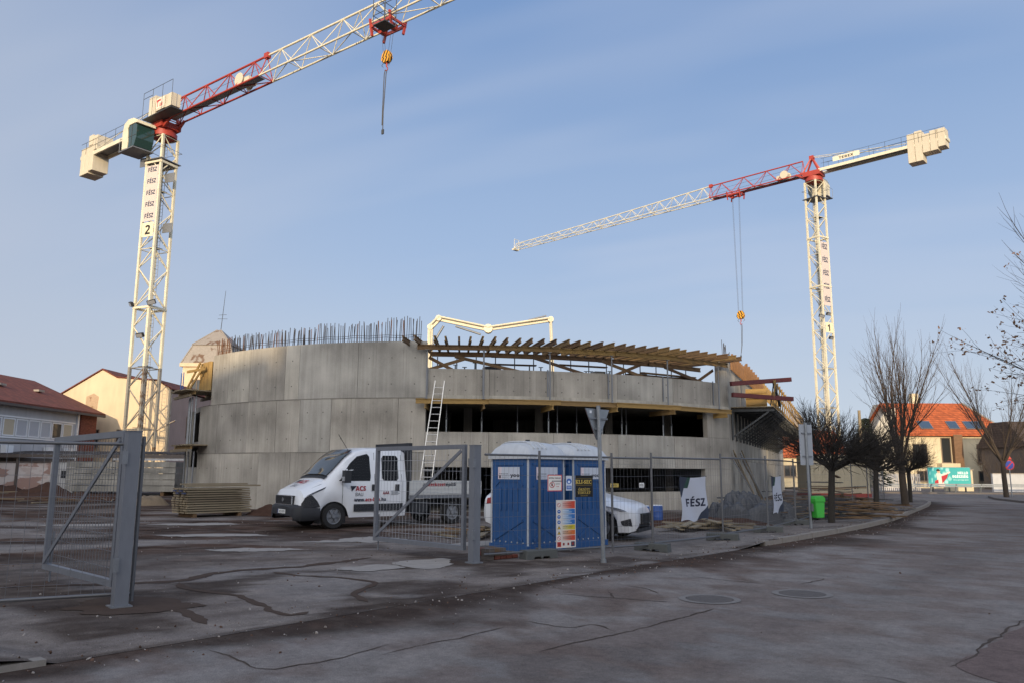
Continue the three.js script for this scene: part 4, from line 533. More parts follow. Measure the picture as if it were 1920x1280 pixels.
function wallExt(pts, depth, m, name, parent, z = 0) { return obj(name, prism(pts, depth).translate(0, 0, z), m, parent); }
{ // white panel block with the dark red roof, long side towards the yard
  const b = thing('apartment_block', 'white panelled block with dark red roof and window band at far left', 'building', [-32.4, 0, -61]);
  // local: x = -(into block), wall face at x=0 facing +x, z from 0 (far end) to 34 (towards the camera side)
  obj('wall', box(-5.2, 2.9, 17, 10.4, 5.8, 34), M.whiteWall, b);
  obj('brick_pier', box(-4.2, 2.85, 0.9, 8.5, 5.7, 2.2), M.brick, b).position.x = 0.06 - 0.0;
  const rf = obj('roof', (() => { const pts = [[0.65, 5.72], [0.65, 5.86], [-5.2, 8.45], [-11, 5.86], [-11, 5.72]]; return prism(pts, 35).translate(0, 0, -0.4); })(), M.roofDark, b);
  obj('eaves_board', box(0.62, 5.66, 17.1, 0.1, 0.16, 35), M.shadedBrown, rf);
  for (const z of [3.8, 8.2, 13.4]) obj('roof_vent', box(-2.2, 7.25, z, 0.4, 0.14, 0.7), M.tin, rf);
  obj('band_moulding', box(0.03, 4.95, 18.2, 0.1, 0.1, 31), M.whitePaint, b); obj('band_moulding', box(0.03, 3.62, 18.2, 0.1, 0.1, 31), M.whitePaint, b); obj('corner_strip', box(0.05, 2.9, 2.35, 0.12, 5.6, 0.14), M.whitePaint, b);
  const kinds = [M.curtain, M.pane, M.blindGrey, M.blindGrey, M.blindGrey, M.curtain, M.blindGrey, M.blindGrey, M.blindGrey, M.pane, M.curtain, M.blindGrey];
  kinds.forEach((k, i) => win(b, 0.02, 4.28, 3.6 + i * 1.35, 1.22, 1.15, { turn: Math.PI / 2, frame: M.whitePaint, pane: k, bars: 0, sill: false }));
  for (const z of [3.6, 6.0, 10.6]) obj('air_conditioner', box(0.25, 2.85, z, 0.35, 0.5, 0.75), M.whitePaint, b);
  obj('lower_band', box(0.02, 2.1, 17.5, 0.12, 0.5, 32), M.shadedBrown, b);
}
{ // cream gable
  const b = thing('gable_house', 'tall cream house with sunlit blind gable and two small barred windows', 'building', [-36.9, 0.16, -63]);
  b.scale.setScalar(0.9);
  const g = [[0.2, -0.4], [10.4, -0.4], [10.4, 8.75], [9.15, 9.45], [5.55, 9.7], [4.2, 10.4], [0.6, 8.1], [0.2, 7.6]];
  obj('gable_wall', prism(g, 0.4).translate(0, 0, -0.4), M.creamWall, b);
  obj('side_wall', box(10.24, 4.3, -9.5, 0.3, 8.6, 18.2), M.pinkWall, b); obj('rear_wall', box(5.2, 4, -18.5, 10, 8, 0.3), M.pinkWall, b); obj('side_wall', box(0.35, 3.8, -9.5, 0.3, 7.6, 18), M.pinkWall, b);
  const rim = [[10.55, 8.7], [9.2, 9.5], [5.55, 9.74], [4.2, 10.46], [0.5, 8.12], [0.1, 7.6]]; rim.slice(1).forEach((p, i) => obj('roof_slope', hexa([[rim[i][0], rim[i][1], 0.12], [rim[i][0], rim[i][1] + 0.1, 0.12], [p[0], p[1] + 0.1, 0.12], [p[0], p[1], 0.12], [rim[i][0], rim[i][1], -18.6], [rim[i][0], rim[i][1] + 0.1, -18.6], [p[0], p[1] + 0.1, -18.6], [p[0], p[1], -18.6]]), M.roofDark, b));
  for (const x of [4.0, 6.3]) win(b, x, 4.35, 0.02, 0.75, 1.5, { frame: M.frame, bars: 2 });
  obj('bare_plaster_patch', prism([[2.9, 5.6], [3.9, 5.4], [4.05, 8.0], [3.6, 8.3], [2.95, 8.0]], 0.02).translate(0, 0, 0.0), mat([0.50, 0.36, 0.24], 0.95, { map: sized(tRust, 2.5) }), b);
  win(b, 10.42, 5.6, -4.4, 0.8, 1.9, { turn: Math.PI / 2 }); obj('downpipe', tube([10.45, 0, -0.25], [10.45, 8.6, -0.25], 0.06), M.tin, b);
  obj('wall_lamp', [...path([[9.7, 3.9, 0.05], [9.7, 5.0, 0.5], [10.9, 5.55, 0.9]], 0.04), beam([10.7, 5.5, 0.85], [11.5, 5.85, 1.0], 0.2, 0.08)], M.tin, b);
}
{ // turret with a tin mansard roof and aerial
  const b = thing('turret_house', 'cream turret with weathered tin mansard roof and aerial behind the curved wall', 'building', [-30.3, 0, -80]);
  obj('wall', box(0, 5.9, 0, 5.0, 11.8, 5.0), M.creamWall, b); obj('cornice', box(0, 11.9, 0, 5.5, 0.35, 5.5), M.creamWall, b);
  const fr = (a, y0, c, y1) => { const q = []; for (const [s, y] of [[a, y0], [c, y1]]) q.push([-s, y, s], [-s, y, -s], [s, y, -s], [s, y, s]); return hexa(q); };
  const rf = obj('mansard_roof', fr(2.65, 12.07, 1.9, 14.0), M.tin, b); obj('roof_cap', fr(2.0, 14.0, 0.2, 15.8), M.tin, rf); obj('seam', [-1, 1].flatMap((s) => [tube([s * 2.65, 12.1, 2.65], [s * 1.9, 14.0, 1.9], 0.07), tube([s * 1.95, 14.05, 1.95], [s * 0.2, 15.8, 0.2], 0.06)]), M.tin, rf);
  obj('aerial', [tube([0.1, 15.8, 0], [0.35, 20.0, 0], 0.035, 0.02, 5), tube([-0.3, 17.0, 0], [0.7, 17.0, 0], 0.02), tube([-0.2, 17.4, 0], [0.6, 17.45, 0], 0.02)], M.darkSteel, b);
  win(b, -1.0, 9.6, 2.52, 1.0, 1.7); win(b, 1.2, 9.6, 2.52, 1.0, 1.7);
}
{ // red-roofed dwelling on the right
  const b = thing('red_roof_house', 'cream house with bright orange tiled roof and skylights facing the junction', 'house', [40.4, 0.1, -82]);
  const L = 11.2; // x from 0 to L, front at z=0
  obj('wall', box(L / 2, 2.75, -4.5, L, 5.5, 9), M.houseWall, b);
  obj('gable_wall', prism([[-9, 5.5], [0, 5.5], [-3.4, 9.0], [-5.6, 9.0]], 0.3).rotateY(Math.PI / 2).translate(0.0, 0, 0), M.houseGable, b).scale.z = -1;
  obj('gable_wall', prism([[-2.6, 0], [0, 0], [0, 8.4], [-1.3, 7.6], [-2.6, 5.6]], 0.3).translate(0.02, 0, -0.9), M.houseGable, b);
  const rf = obj('roof', [hexa([[-0.3, 5.35, 0.45], [-0.3, 5.5, 0.45], [-0.3, 9.05, -3.3], [-0.3, 8.9, -3.3], [L + 0.35, 5.35, 0.45], [L + 0.35, 5.5, 0.45], [L - 2.6, 9.05, -3.3], [L - 2.6, 8.9, -3.3]]), hexa([[-0.3, 5.35, -9.4], [-0.3, 5.5, -9.4], [-0.3, 9.05, -3.3], [-0.3, 8.9, -3.3], [L + 0.35, 5.35, -9.4], [L + 0.35, 5.5, -9.4], [L - 2.6, 9.05, -3.3], [L - 2.6, 8.9, -3.3]]), hexa([[L + 0.3, 5.36, 0.4], [L + 0.35, 5.5, 0.45], [L + 0.35, 5.5, -9.4], [L + 0.3, 5.36, -9.4], [L - 2.65, 8.9, -3.28], [L - 2.6, 9.04, -3.3], [L - 2.6, 9.04, -3.31], [L - 2.65, 8.9, -3.31]])], M.roofOrange, b);
  for (const [x, w] of [[3.0, 1.3], [5.9, 1.1], [8.1, 1.9]]) { const k = obj('skylight', box(0, 0, 0, w, 0.12, 1.2), M.steel, rf); k.position.set(x, 6.52, -0.55); k.rotation.x = 0.76; obj('pane', box(0, 0.07, 0, w - 0.14, 0.02, 1.06), new THREE.MeshPhysicalMaterial({ color: lin(0.05, 0.08, 0.13), roughness: 0.05 }), k); }
  obj('chimney', box(3.6, 9.3, -3.6, 0.7, 1.6, 0.7), M.houseWall, rf); obj('verge', tube([L - 2.6, 9.1, -3.3], [L + 0.4, 5.5, 0.45], 0.1), M.tin, rf);
  win(b, 2.0, 3.6, 0.02, 1.5, 1.9, { bars: 1 }); win(b, 8.7, 3.6, 0.02, 1.6, 1.9, { bars: 1 }); win(b, 4.7, 3.9, 0.02, 1.0, 2.6, { bars: 0 }); win(b, 8.7, 1.25, 0.02, 1.7, 1.1, { bars: 1 }); win(b, 2.2, 1.25, 0.02, 1.4, 1.1, { bars: 1 });
  obj('stair_bay', box(5.75, 2.9, 0.25, 0.9, 5.2, 0.6), mat([0.24, 0.14, 0.08], 0.8, { map: sized(tWood, 1.5) }), b); obj('balcony', box(4.6, 2.1, 0.5, 1.9, 0.9, 0.9), M.houseWall, b);
  for (const x of [2, 8.7]) obj('window_rail', [0, 0.3, 0.6].map((h) => tube([x - 0.85, 2.75 + h, 0.2], [x + 0.85, 2.75 + h, 0.2], 0.025)), M.darkSteel, b);
}
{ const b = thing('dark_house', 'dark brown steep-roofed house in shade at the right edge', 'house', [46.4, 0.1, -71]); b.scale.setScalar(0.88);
  obj('wall', box(7, 2.3, -4, 14, 4.6, 8), M.shadedBrown, b); obj('roof', prism([[-8.5, 4.5], [0.5, 4.5], [-2.6, 7.2], [-5.6, 7.2]], 14.6).rotateY(Math.PI / 2).translate(-0.3, 0, 0), mat([0.085, 0.06, 0.05], 0.9, { map: sized(tTile, 3, 4) }), b).scale.z = -1;
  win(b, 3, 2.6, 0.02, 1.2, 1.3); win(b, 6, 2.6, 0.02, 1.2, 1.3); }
{ const b = thing('low_house', 'low brick coloured house with red tiled roof half hidden behind bushy trees', 'house', [26.5, 0.1, -84]);
  obj('wall', box(4.6, 1.6, -4, 9.2, 3.2, 8), M.houseWall, b); obj('roof', prism([[-8.4, 3.1], [0.4, 3.1], [-4, 6.2]], 9.8).rotateY(Math.PI / 2).translate(-0.3, 0, 0), M.roofOrange, b).scale.z = -1; obj('brick_annex', box(-0.6, 2.0, 1.4, 3.2, 4.0, 2.6), M.brick, b); win(b, 3, 1.7, 0.02, 1.3, 1.2); win(b, 6.6, 1.7, 0.02, 1.3, 1.2); }
// terrace of houses behind the viewer, whose shadow lies over the road and the yard
[[-78, 32, 24.2, 12], [-45.5, 27, 25.2, 11], [-18, 24, 25.8, 12], [6.5, 26, 24.9, 11], [33, 34, 23.8, 12]].forEach(([x, w, h, d], i) => {
  const b = thing('town_house', ['plain plastered town house behind the viewer, end of the terrace towards the sun', 'tall plastered town house behind the viewer, second of the terrace', 'plastered town house directly behind the viewer', 'tall plastered town house behind the viewer, fourth of the terrace', 'plain plastered town house behind the viewer, end of the terrace along the street'][i], 'building', [x, 0, 58], 0, 'terrace behind the viewer');
  obj('wall', box(w / 2, (h - 3) / 2, d / 2, w - 0.02, h - 3, d), [M.creamWall, M.whiteWall, M.houseWall, M.pinkWall, M.creamWall][i], b); obj('roof', prism([[-0.4, h - 3], [d + 0.4, h - 3], [d / 2, h]], w - 0.02).rotateY(-Math.PI / 2).translate(w - 0.01, 0, 0), M.roofDark, b);
  for (let f = 0; f < 5; f++) for (let k = 0; k < 7; k++) win(b, (k + 0.5) * w / 7, 2.2 + f * 3.3, -0.02, 1.2, 1.7, { turn: Math.PI, sill: false });
});

// ---------------------------------------------------------------- vehicles
function carLoft(st) {                                   // stations [x, yb, belt, yt, hw, hwT]
  const ring = ([x, yb, be, yt, hw, ht]) => { const b = Math.min(be, yt - 0.05), h = [[hw * 0.95, yb], [hw * 0.99, yb + (b - yb) * 0.25], [hw, yb + (b - yb) * 0.6], [hw * 0.99, b], [lerp(hw * 0.985, ht, 0.55), lerp(b, yt, 0.5)], [ht, yt - 0.09 * Math.min(1, (yt - b) * 4)], [ht - 0.05, yt - 0.03], [ht - 0.16, yt - 0.004], [ht * 0.45, yt + 0.012], [0, yt + 0.018]]; return [...h.map(([z, y]) => [x, y, z]), ...h.slice(0, -1).reverse().map(([z, y]) => [x, y, -z])]; };
  const rs = st.map(ring), n = rs[0].length, pos = []; for (let i = 0; i < rs.length - 1; i++) for (let k = 0; k < n - 1; k++) { const a = rs[i][k], b = rs[i + 1][k], c = rs[i + 1][k + 1], d = rs[i][k + 1]; pos.push(...a, ...b, ...c, ...a, ...c, ...d); }
  for (const [r, f] of [[rs[0], 1], [rs[rs.length - 1], -1]]) for (let k = 1; k < n - 2; k++) { const t = [r[0], r[k], r[k + 1]]; if (f < 0) t.reverse(); pos.push(...t[0], ...t[1], ...t[2]); }
  const g = new THREE.BufferGeometry(); g.setAttribute('position', new THREE.Float32BufferAttribute(pos, 3)); return boxUV(toCreasedNormals(g, 0.55));
}
const stationAt = (st, x) => { for (let i = 0; i < st.length - 1; i++) if (x >= st[i][0] && x <= st[i + 1][0] && st[i + 1][0] > st[i][0]) { const t = (x - st[i][0]) / (st[i + 1][0] - st[i][0]); return st[i].map((v, k) => lerp(v, st[i + 1][k], t)); } return st[st.length - 1]; };
const sideZ = (st, x, y) => { const [, yb, be, yt, hw, ht] = stationAt(st, x), b = Math.min(be, yt - 0.05); if (y <= b) return hw; const t = clamp((y - b) / (yt - 0.09 - b)); return t < 0.5 ? lerp(hw * 0.99, lerp(hw * 0.985, ht, 0.55), t * 2) : lerp(lerp(hw * 0.985, ht, 0.55), ht, (t - 0.5) * 2); };
function sidePanel(st, pts, s, off = 0.006) {           // outline in x,y laid on the side of the body, finely split so that it follows the curve
  const sh = new THREE.Shape(pts.map((p) => new THREE.Vector2(...p))), flat = sh.getPoints(8), N = 10, xs = flat.map((p) => p.x), ys = flat.map((p) => p.y), y0 = Math.min(...ys), y1 = Math.max(...ys), pos = [];
  const span = (y) => { const c = []; for (let i = 0; i < flat.length; i++) { const a = flat[i], b = flat[(i + 1) % flat.length]; if ((a.y <= y && b.y > y) || (b.y <= y && a.y > y)) c.push(a.x + (b.x - a.x) * (y - a.y) / (b.y - a.y)); } return c.length ? [Math.min(...c), Math.max(...c)] : null; };
  for (let j = 0; j < N; j++) { const ya = lerp(y0, y1, j / N) + 1e-4, yb = lerp(y0, y1, (j + 1) / N) - 1e-4, A = span(ya), B = span(yb); if (!A || !B) continue; for (let i = 0; i < N; i++) { const p = (S, t, y) => { const x = lerp(S[0], S[1], t); return [x, y, s * (sideZ(st, x, y) + off)]; }; const a = p(A, i / N, ya), b = p(A, (i + 1) / N, ya), c = p(B, (i + 1) / N, yb), d = p(B, i / N, yb); if (s > 0) pos.push(...a, ...b, ...c, ...a, ...c, ...d); else pos.push(...a, ...c, ...b, ...a, ...d, ...c); } }
  const g = new THREE.BufferGeometry(); g.setAttribute('position', new THREE.Float32BufferAttribute(pos, 3)); return boxUV(toCreasedNormals(g, 0.6));
}
function wheel(parent, x, z, r, w, s, rimM = M.steel) {
  const g = obj('wheel', (() => { const l = lathe([[r * 0.62, -w / 2], [r * 0.93, -w / 2], [r, -w * 0.33], [r, w * 0.33], [r * 0.93, w / 2], [r * 0.62, w / 2], [r * 0.6, 0], [r * 0.62, -w / 2]], 28); l.rotateX(Math.PI / 2); return toCreasedNormals(l, 0.6); })(), M.rubber, parent); g.position.set(x, r, z); g.name = 'wheel';
  const f = s * w * 0.36; const rim = obj('rim', [boxUV(new THREE.CylinderGeometry(r * 0.63, r * 0.63, 0.03, 24).rotateX(Math.PI / 2).translate(0, 0, f - s * 0.03)), boxUV(new THREE.TorusGeometry(r * 0.6, r * 0.045, 6, 24).translate(0, 0, f + s * 0.01)), tube([0, 0, f - s * 0.02], [0, 0, f + s * 0.05], r * 0.2, r * 0.17, 12), ...Array.from({ length: 6 }, (_, k) => { const a = k * Math.PI / 3; return beam([Math.cos(a) * r * 0.2, Math.sin(a) * r * 0.2, f + s * 0.01], [Math.cos(a) * r * 0.58, Math.sin(a) * r * 0.58, f], r * 0.2, 0.03, [0, 0, 1]); })], rimM, g); return g;
}
const arch = (x, c, r, base) => { const d = Math.abs(x - c); return d < r ? Math.max(base, 0.34 + Math.sqrt(r * r - d * d) * 0.98 - 0.02) : base; };
function withArches(keys, wheels, base, N = 90) {        // resample stations, lifting the lower edge over the wheels
  const x1 = keys[keys.length - 1][0], xs = new Set(keys.map((k) => k[0])); for (let i = 0; i <= N; i++) xs.add(x1 * i / N); return [...xs].sort((a, b) => a - b).map((x) => { const s = stationAt(keys, x).slice(); s[0] = x; for (const [c, r] of wheels) s[1] = Math.max(s[1], arch(x, c, r, base)); s[1] = Math.min(s[1], s[3] - 0.2); return s; });
}
const textTex = (w, h, draw) => canvasTex(w, h, (g) => { g.clearRect(0, 0, w, h); draw(g, w, h); });
{
  const v = thing('flatbed_van', 'white crew cab dropside van with red and black company lettering parked by the wall', 'van', [-6.235, YL, -22.135], 38.4 * rad);
  const st = withArches([[0.0, 0.42, 0.6, 0.72, 0.72, 0.6], [0.03, 0.30, 0.7, 0.9, 0.86, 0.72], [0.10, 0.26, 0.85, 1.06, 0.94, 0.78], [0.3, 0.26, 0.95, 1.16, 0.98, 0.80], [0.7, 0.28, 1.08, 1.34, 1.0, 0.84], [0.95, 0.30, 1.16, 1.55, 1.0, 0.86], [1.35, 0.30, 1.22, 1.95, 1.0, 0.86], [1.62, 0.30, 1.24, 2.14, 1.0, 0.85], [2.0, 0.30, 1.25, 2.23, 1.0, 0.85], [2.6, 0.30, 1.25, 2.25, 1.0, 0.85], [3.1, 0.30, 1.25, 2.22, 1.0, 0.85], [3.24, 0.30, 1.25, 2.15, 0.99, 0.83]], [[0.98, 0.43]], 0.28);
  obj('cab_body', carLoft(st), M.whitePaint, v);
  const bump = [[-0.06, 0.26], [0.55, 0.24], [0.55, 0.5], [0.42, 0.62], [0.34, 0.80], [0.08, 0.74], [-0.03, 0.6]];
  for (const s of [-1, 1]) obj('bumper_corner', sidePanel(st, [[0.05, 0.6], [0.56, 0.6], [0.47, 0.76], [0.30, 0.93], [0.14, 0.88], [0.05, 0.7]], s, 0.014), M.plasticDark, v);
  obj('front_bumper', carLoft([[-0.11, 0.36, 0.5, 0.6, 0.66, 0.62], [-0.07, 0.27, 0.5, 0.655, 0.84, 0.80], [0.04, 0.24, 0.55, 0.68, 0.955, 0.92], [0.3, 0.24, 0.55, 0.70, 1.004, 0.97], [0.56, 0.26, 0.5, 0.62, 1.015, 0.985]]), M.plasticDark, v);
  obj('grille', [box(-0.02, 0.78, 0, 0.12, 0.24, 1.06), ...[0, 1, 2].map((k) => box(-0.085, 0.70 + k * 0.08, 0, 0.02, 0.018, 1.0))], M.black, v); obj('grille_badge', tube([-0.1, 0.79, 0], [-0.085, 0.79, 0], 0.06, 0.06, 14), M.chrome, v); obj('grille_trim', [box(-0.07, 0.665, 0, 0.03, 0.025, 1.1), box(-0.07, 0.9, 0, 0.03, 0.02, 1.06), box(-0.07, 0.78, 0.54, 0.03, 0.25, 0.025), box(-0.07, 0.78, -0.54, 0.03, 0.25, 0.025)], M.chrome, v);
  const plate = canvasTex(256, 64, (g, w, h) => { g.fillStyle = '#d8d8d4'; g.fillRect(0, 0, w, h); g.fillStyle = '#223a8a'; g.fillRect(0, 0, 18, h); g.fillStyle = '#15151a'; g.font = '700 50px sans-serif'; g.textBaseline = 'middle'; g.textAlign = 'center'; g.fillText('HCE·070', w / 2 + 8, h / 2 + 3); });
  obj('number_plate', quadSheet([-0.122, 0.42, -0.26], [-0.122, 0.42, 0.26], [-0.118, 0.53, 0.26], [-0.118, 0.53, -0.26]), decal(plate, { side: THREE.DoubleSide }), v);
  for (const s of [-1, 1]) { const h = obj('headlight', sidePanel(st, [[0.16, 0.90], [0.30, 0.96], [0.66, 1.10], [0.80, 1.24], [0.62, 1.22], [0.28, 1.07]], s, 0.012), M.glassLamp, v); obj('headlight_rim', [sidePanel(st, [[0.15, 0.885], [0.30, 0.945], [0.67, 1.085], [0.82, 1.24], [0.78, 1.24], [0.64, 1.11], [0.3, 0.97]], s, 0.018), sidePanel(st, [[0.40, 1.02], [0.56, 1.08], [0.56, 1.16], [0.42, 1.10]], s, 0.02)], M.plasticDark, h); }
  // windscreen laid over the sloping front, and bonnet emblem lettering
  const topY = (x) => stationAt(st, x)[3] + 0.018, strip = (x0, x1, w0, w1, off, n = 8) => { const pos = []; for (let i = 0; i < n; i++) { const a = lerp(x0, x1, i / n), b = lerp(x0, x1, (i + 1) / n), wa = lerp(w0, w1, i / n), wb = lerp(w0, w1, (i + 1) / n); for (let k = 0; k < 8; k++) { const P = (x, w, t) => { const z = lerp(-w, w, t); return [x - off * 0.6, topY(x) + off - 0.05 * (Math.abs(z) / 0.85) ** 4, z]; }; const p = P(a, wa, k / 8), q = P(a, wa, (k + 1) / 8), r = P(b, wb, (k + 1) / 8), t = P(b, wb, k / 8); pos.push(...p, ...q, ...r, ...p, ...r, ...t); } } const g = new THREE.BufferGeometry(); g.setAttribute('position', new THREE.Float32BufferAttribute(pos, 3)); return boxUV(toCreasedNormals(g, 0.6)); };
  const ws = obj('windscreen', strip(0.80, 1.60, 0.80, 0.74, 0.05), M.glassWind, v); obj('wiper', [tube([0.84, 1.5, 0.1], [1.02, 1.66, 0.62], 0.012), tube([0.84, 1.5, -0.5], [1.02, 1.66, 0.05], 0.012)], M.black, ws); obj('cowl', strip(0.72, 0.82, 0.82, 0.82, 0.016, 2), M.black, v);
  const acs = (g, w, h, sub) => { g.fillStyle = '#1c2130'; g.beginPath(); g.moveTo(6, 14); g.lineTo(w * 0.30, 14); g.lineTo(w * 0.09, h * 0.56); g.closePath(); g.fill(); g.fillStyle = '#a3182c'; g.font = `900 ${Math.round(h * 0.52)}px sans-serif`; g.textBaseline = 'alphabetic'; g.fillText('ACS', w * 0.26, h * 0.50); g.fillStyle = '#4a4d55'; g.font = `400 ${Math.round(h * 0.40)}px sans-serif`; g.fillText('BAU', w * 0.24, h * 0.94); };
  const hood = strip(0.16, 0.62, 0.46, 0.5, 0.012, 5); { const p = hood.attributes.position, u = hood.attributes.uv; for (let i = 0; i < p.count; i++) u.setXY(i, 0.5 + p.getZ(i) / 1.0, (p.getX(i) - 0.16) / 0.46); } obj('bonnet_lettering', hood, inkDecal(textTex(256, 128, (g, w, h) => acs(g, w, h))), v);
  for (const s of [-1, 1]) {
    obj('front_window', sidePanel(st, [[1.10, 1.30], [2.05, 1.30], [2.08, 1.42], [2.05, 2.0], [1.98, 2.06], [1.72, 2.04], [1.42, 1.76]], s, 0.008), M.glassDark, v); obj('rear_window', sidePanel(st, [[2.44, 1.36], [2.5, 1.30], [2.92, 1.30], [2.98, 1.36], [2.98, 1.96], [2.92, 2.02], [2.5, 2.02], [2.44, 1.96]], s, 0.008), M.glassDark, v);
    obj('door_seam', [[1.2, 0.5, 1.2, 1.3], [2.2, 0.42, 2.2, 2.1], [3.1, 0.42, 3.08, 2.05]].map(([x0, y0, x1, y1]) => sidePanel(st, [[x0 - 0.006, y0], [x0 + 0.006, y0], [x1 + 0.006, y1], [x1 - 0.006, y1]], s, 0.004)), M.plasticDark, v);
    for (const x of [2.1, 2.86]) obj('door_handle', sidePanel(st, [[x, 1.02], [x + 0.13, 1.02], [x + 0.14, 1.2], [x, 1.2]], s, 0.016), M.plasticDark, v);
    obj('rubbing_strip', sidePanel(st, [[1.55, 0.46], [3.12, 0.46], [3.12, 0.66], [1.55, 0.66]], s, 0.014), M.plasticDark, v);
    const m = obj('mirror', box(1.22, 1.42, s * 1.18, 0.18, 0.34, 0.2), M.plasticDark, v); obj('mirror_arm', beam([1.2, 1.36, s * 0.95], [1.2, 1.36, s * 1.1], 0.06, 0.06), M.plasticDark, m); obj('indicator', box(1.125, 1.36, s * 1.18, 0.012, 0.12, 0.14), M.glassLamp, m);
    const q = (x0, x1, y0, y1, t, z) => { const g = s > 0 ? quadSheet([x0, y0, z], [x1, y0, z], [x1, y1, z], [x0, y1, z]) : quadSheet([x1, y0, -z], [x0, y0, -z], [x0, y1, -z], [x1, y1, -z]); return obj('side_lettering', g, inkDecal(t), v); };
    q(1.42, 2.1, 0.86, 1.2, textTex(256, 128, (g, w, h) => acs(g, w, h)), 1.012);
    q(1.55, 3.08, 0.70, 0.86, textTex(768, 80, (g, w, h) => { g.font = '900 64px sans-serif'; g.textBaseline = 'middle'; let x = 4; for (const [t, c] of [['www.', '#23283a'], ['acs-bau', '#a3182c'], ['.hu', '#23283a']]) { g.fillStyle = c; g.fillText(t, x, h / 2); x += g.measureText(t).width; } }), 1.016);
    q(2.45, 3.05, 0.88, 1.04, textTex(256, 64, (g, w, h) => { g.fillStyle = '#7c1f2c'; g.font = '900 46px sans-serif'; g.textBaseline = 'middle'; g.fillText('AAA', 4, h / 2); g.fillStyle = '#555a62'; for (let k = 0; k < 4; k++) g.fillRect(120, 8 + k * 14, 120 - (k % 2) * 20, 5); }), 1.013);
    obj('wheel_arch_liner', box(0.98, 0.5, s * 0.72, 0.8, 0.7, 0.3), M.black, v);
  }
  obj('antenna', tube([1.75, 2.2, 0.1], [1.45, 2.62, 0.1], 0.008), M.black, v);
  obj('underbody', box(1.7, 0.42, 0, 3.0, 0.2, 1.3), M.black, v);
  for (const s of [-1, 1]) { wheel(v, 0.98, s * 0.86, 0.345, 0.23, s); wheel(v, 4.9, s * 0.86, 0.345, 0.23, s); }
  // load bed
  obj('chassis_rail', [-1, 1].map((s) => beam([3.1, 0.62, s * 0.42], [5.9, 0.62, s * 0.42], 0.08, 0.18)), M.black, v); obj('bed_floor', box(4.62, 0.83, 0, 2.64, 0.1, 2.06), M.steel, v);
  for (const s of [-1, 1]) { const d = obj('drop_side', box(4.62, 1.08, s * 1.03, 2.6, 0.4, 0.03), M.alu, v); obj('side_rib', [0.93, 1.07, 1.24].map((y) => box(4.62, y, s * 1.05, 2.58, 0.035, 0.02)), M.alu, d); const g = s > 0 ? quadSheet([3.75, 1.10, 1.0635], [5.75, 1.10, 1.0635], [5.75, 1.27, 1.0635], [3.75, 1.27, 1.0635]) : quadSheet([5.75, 1.10, -1.0635], [3.75, 1.10, -1.0635], [3.75, 1.27, -1.0635], [5.75, 1.27, -1.0635]); obj('side_lettering', g, inkDecal(textTex(768, 72, (c, w, h) => { c.font = '800 58px sans-serif'; c.textBaseline = 'middle'; let x = 4; for (const [t, k] of [['a ', '#23283a'], ['szerkezet', '#a3182c'], ['építő', '#23283a']]) { c.fillStyle = k; c.fillText(t, x, h / 2); x += c.measureText(t).width; } })), d); obj('mud_guard', box(4.9, 0.78, s * 0.88, 0.9, 0.04, 0.26), M.black, v); }
  obj('tail_board', box(5.93, 1.08, 0, 0.03, 0.4, 2.06), M.alu, v); obj('head_board', [box(3.32, 1.6, 0, 0.05, 1.5, 1.9), ...[-1, 1].map((s) => box(3.34, 1.55, s * 0.98, 0.1, 1.7, 0.1)), box(3.34, 2.36, 0, 0.08, 0.08, 2.05)], M.plasticDark, v);
  obj('tool_box', box(3.75, 0.55, 0.72, 0.6, 0.36, 0.4), M.plasticDark, v); obj('fuel_tank', box(4.2, 0.55, -0.6, 0.7, 0.3, 0.4), M.black, v); obj('rear_lamp_bar', box(5.9, 0.62, 0, 0.06, 0.12, 1.9), mat([0.35, 0.03, 0.03], 0.4), v);
}
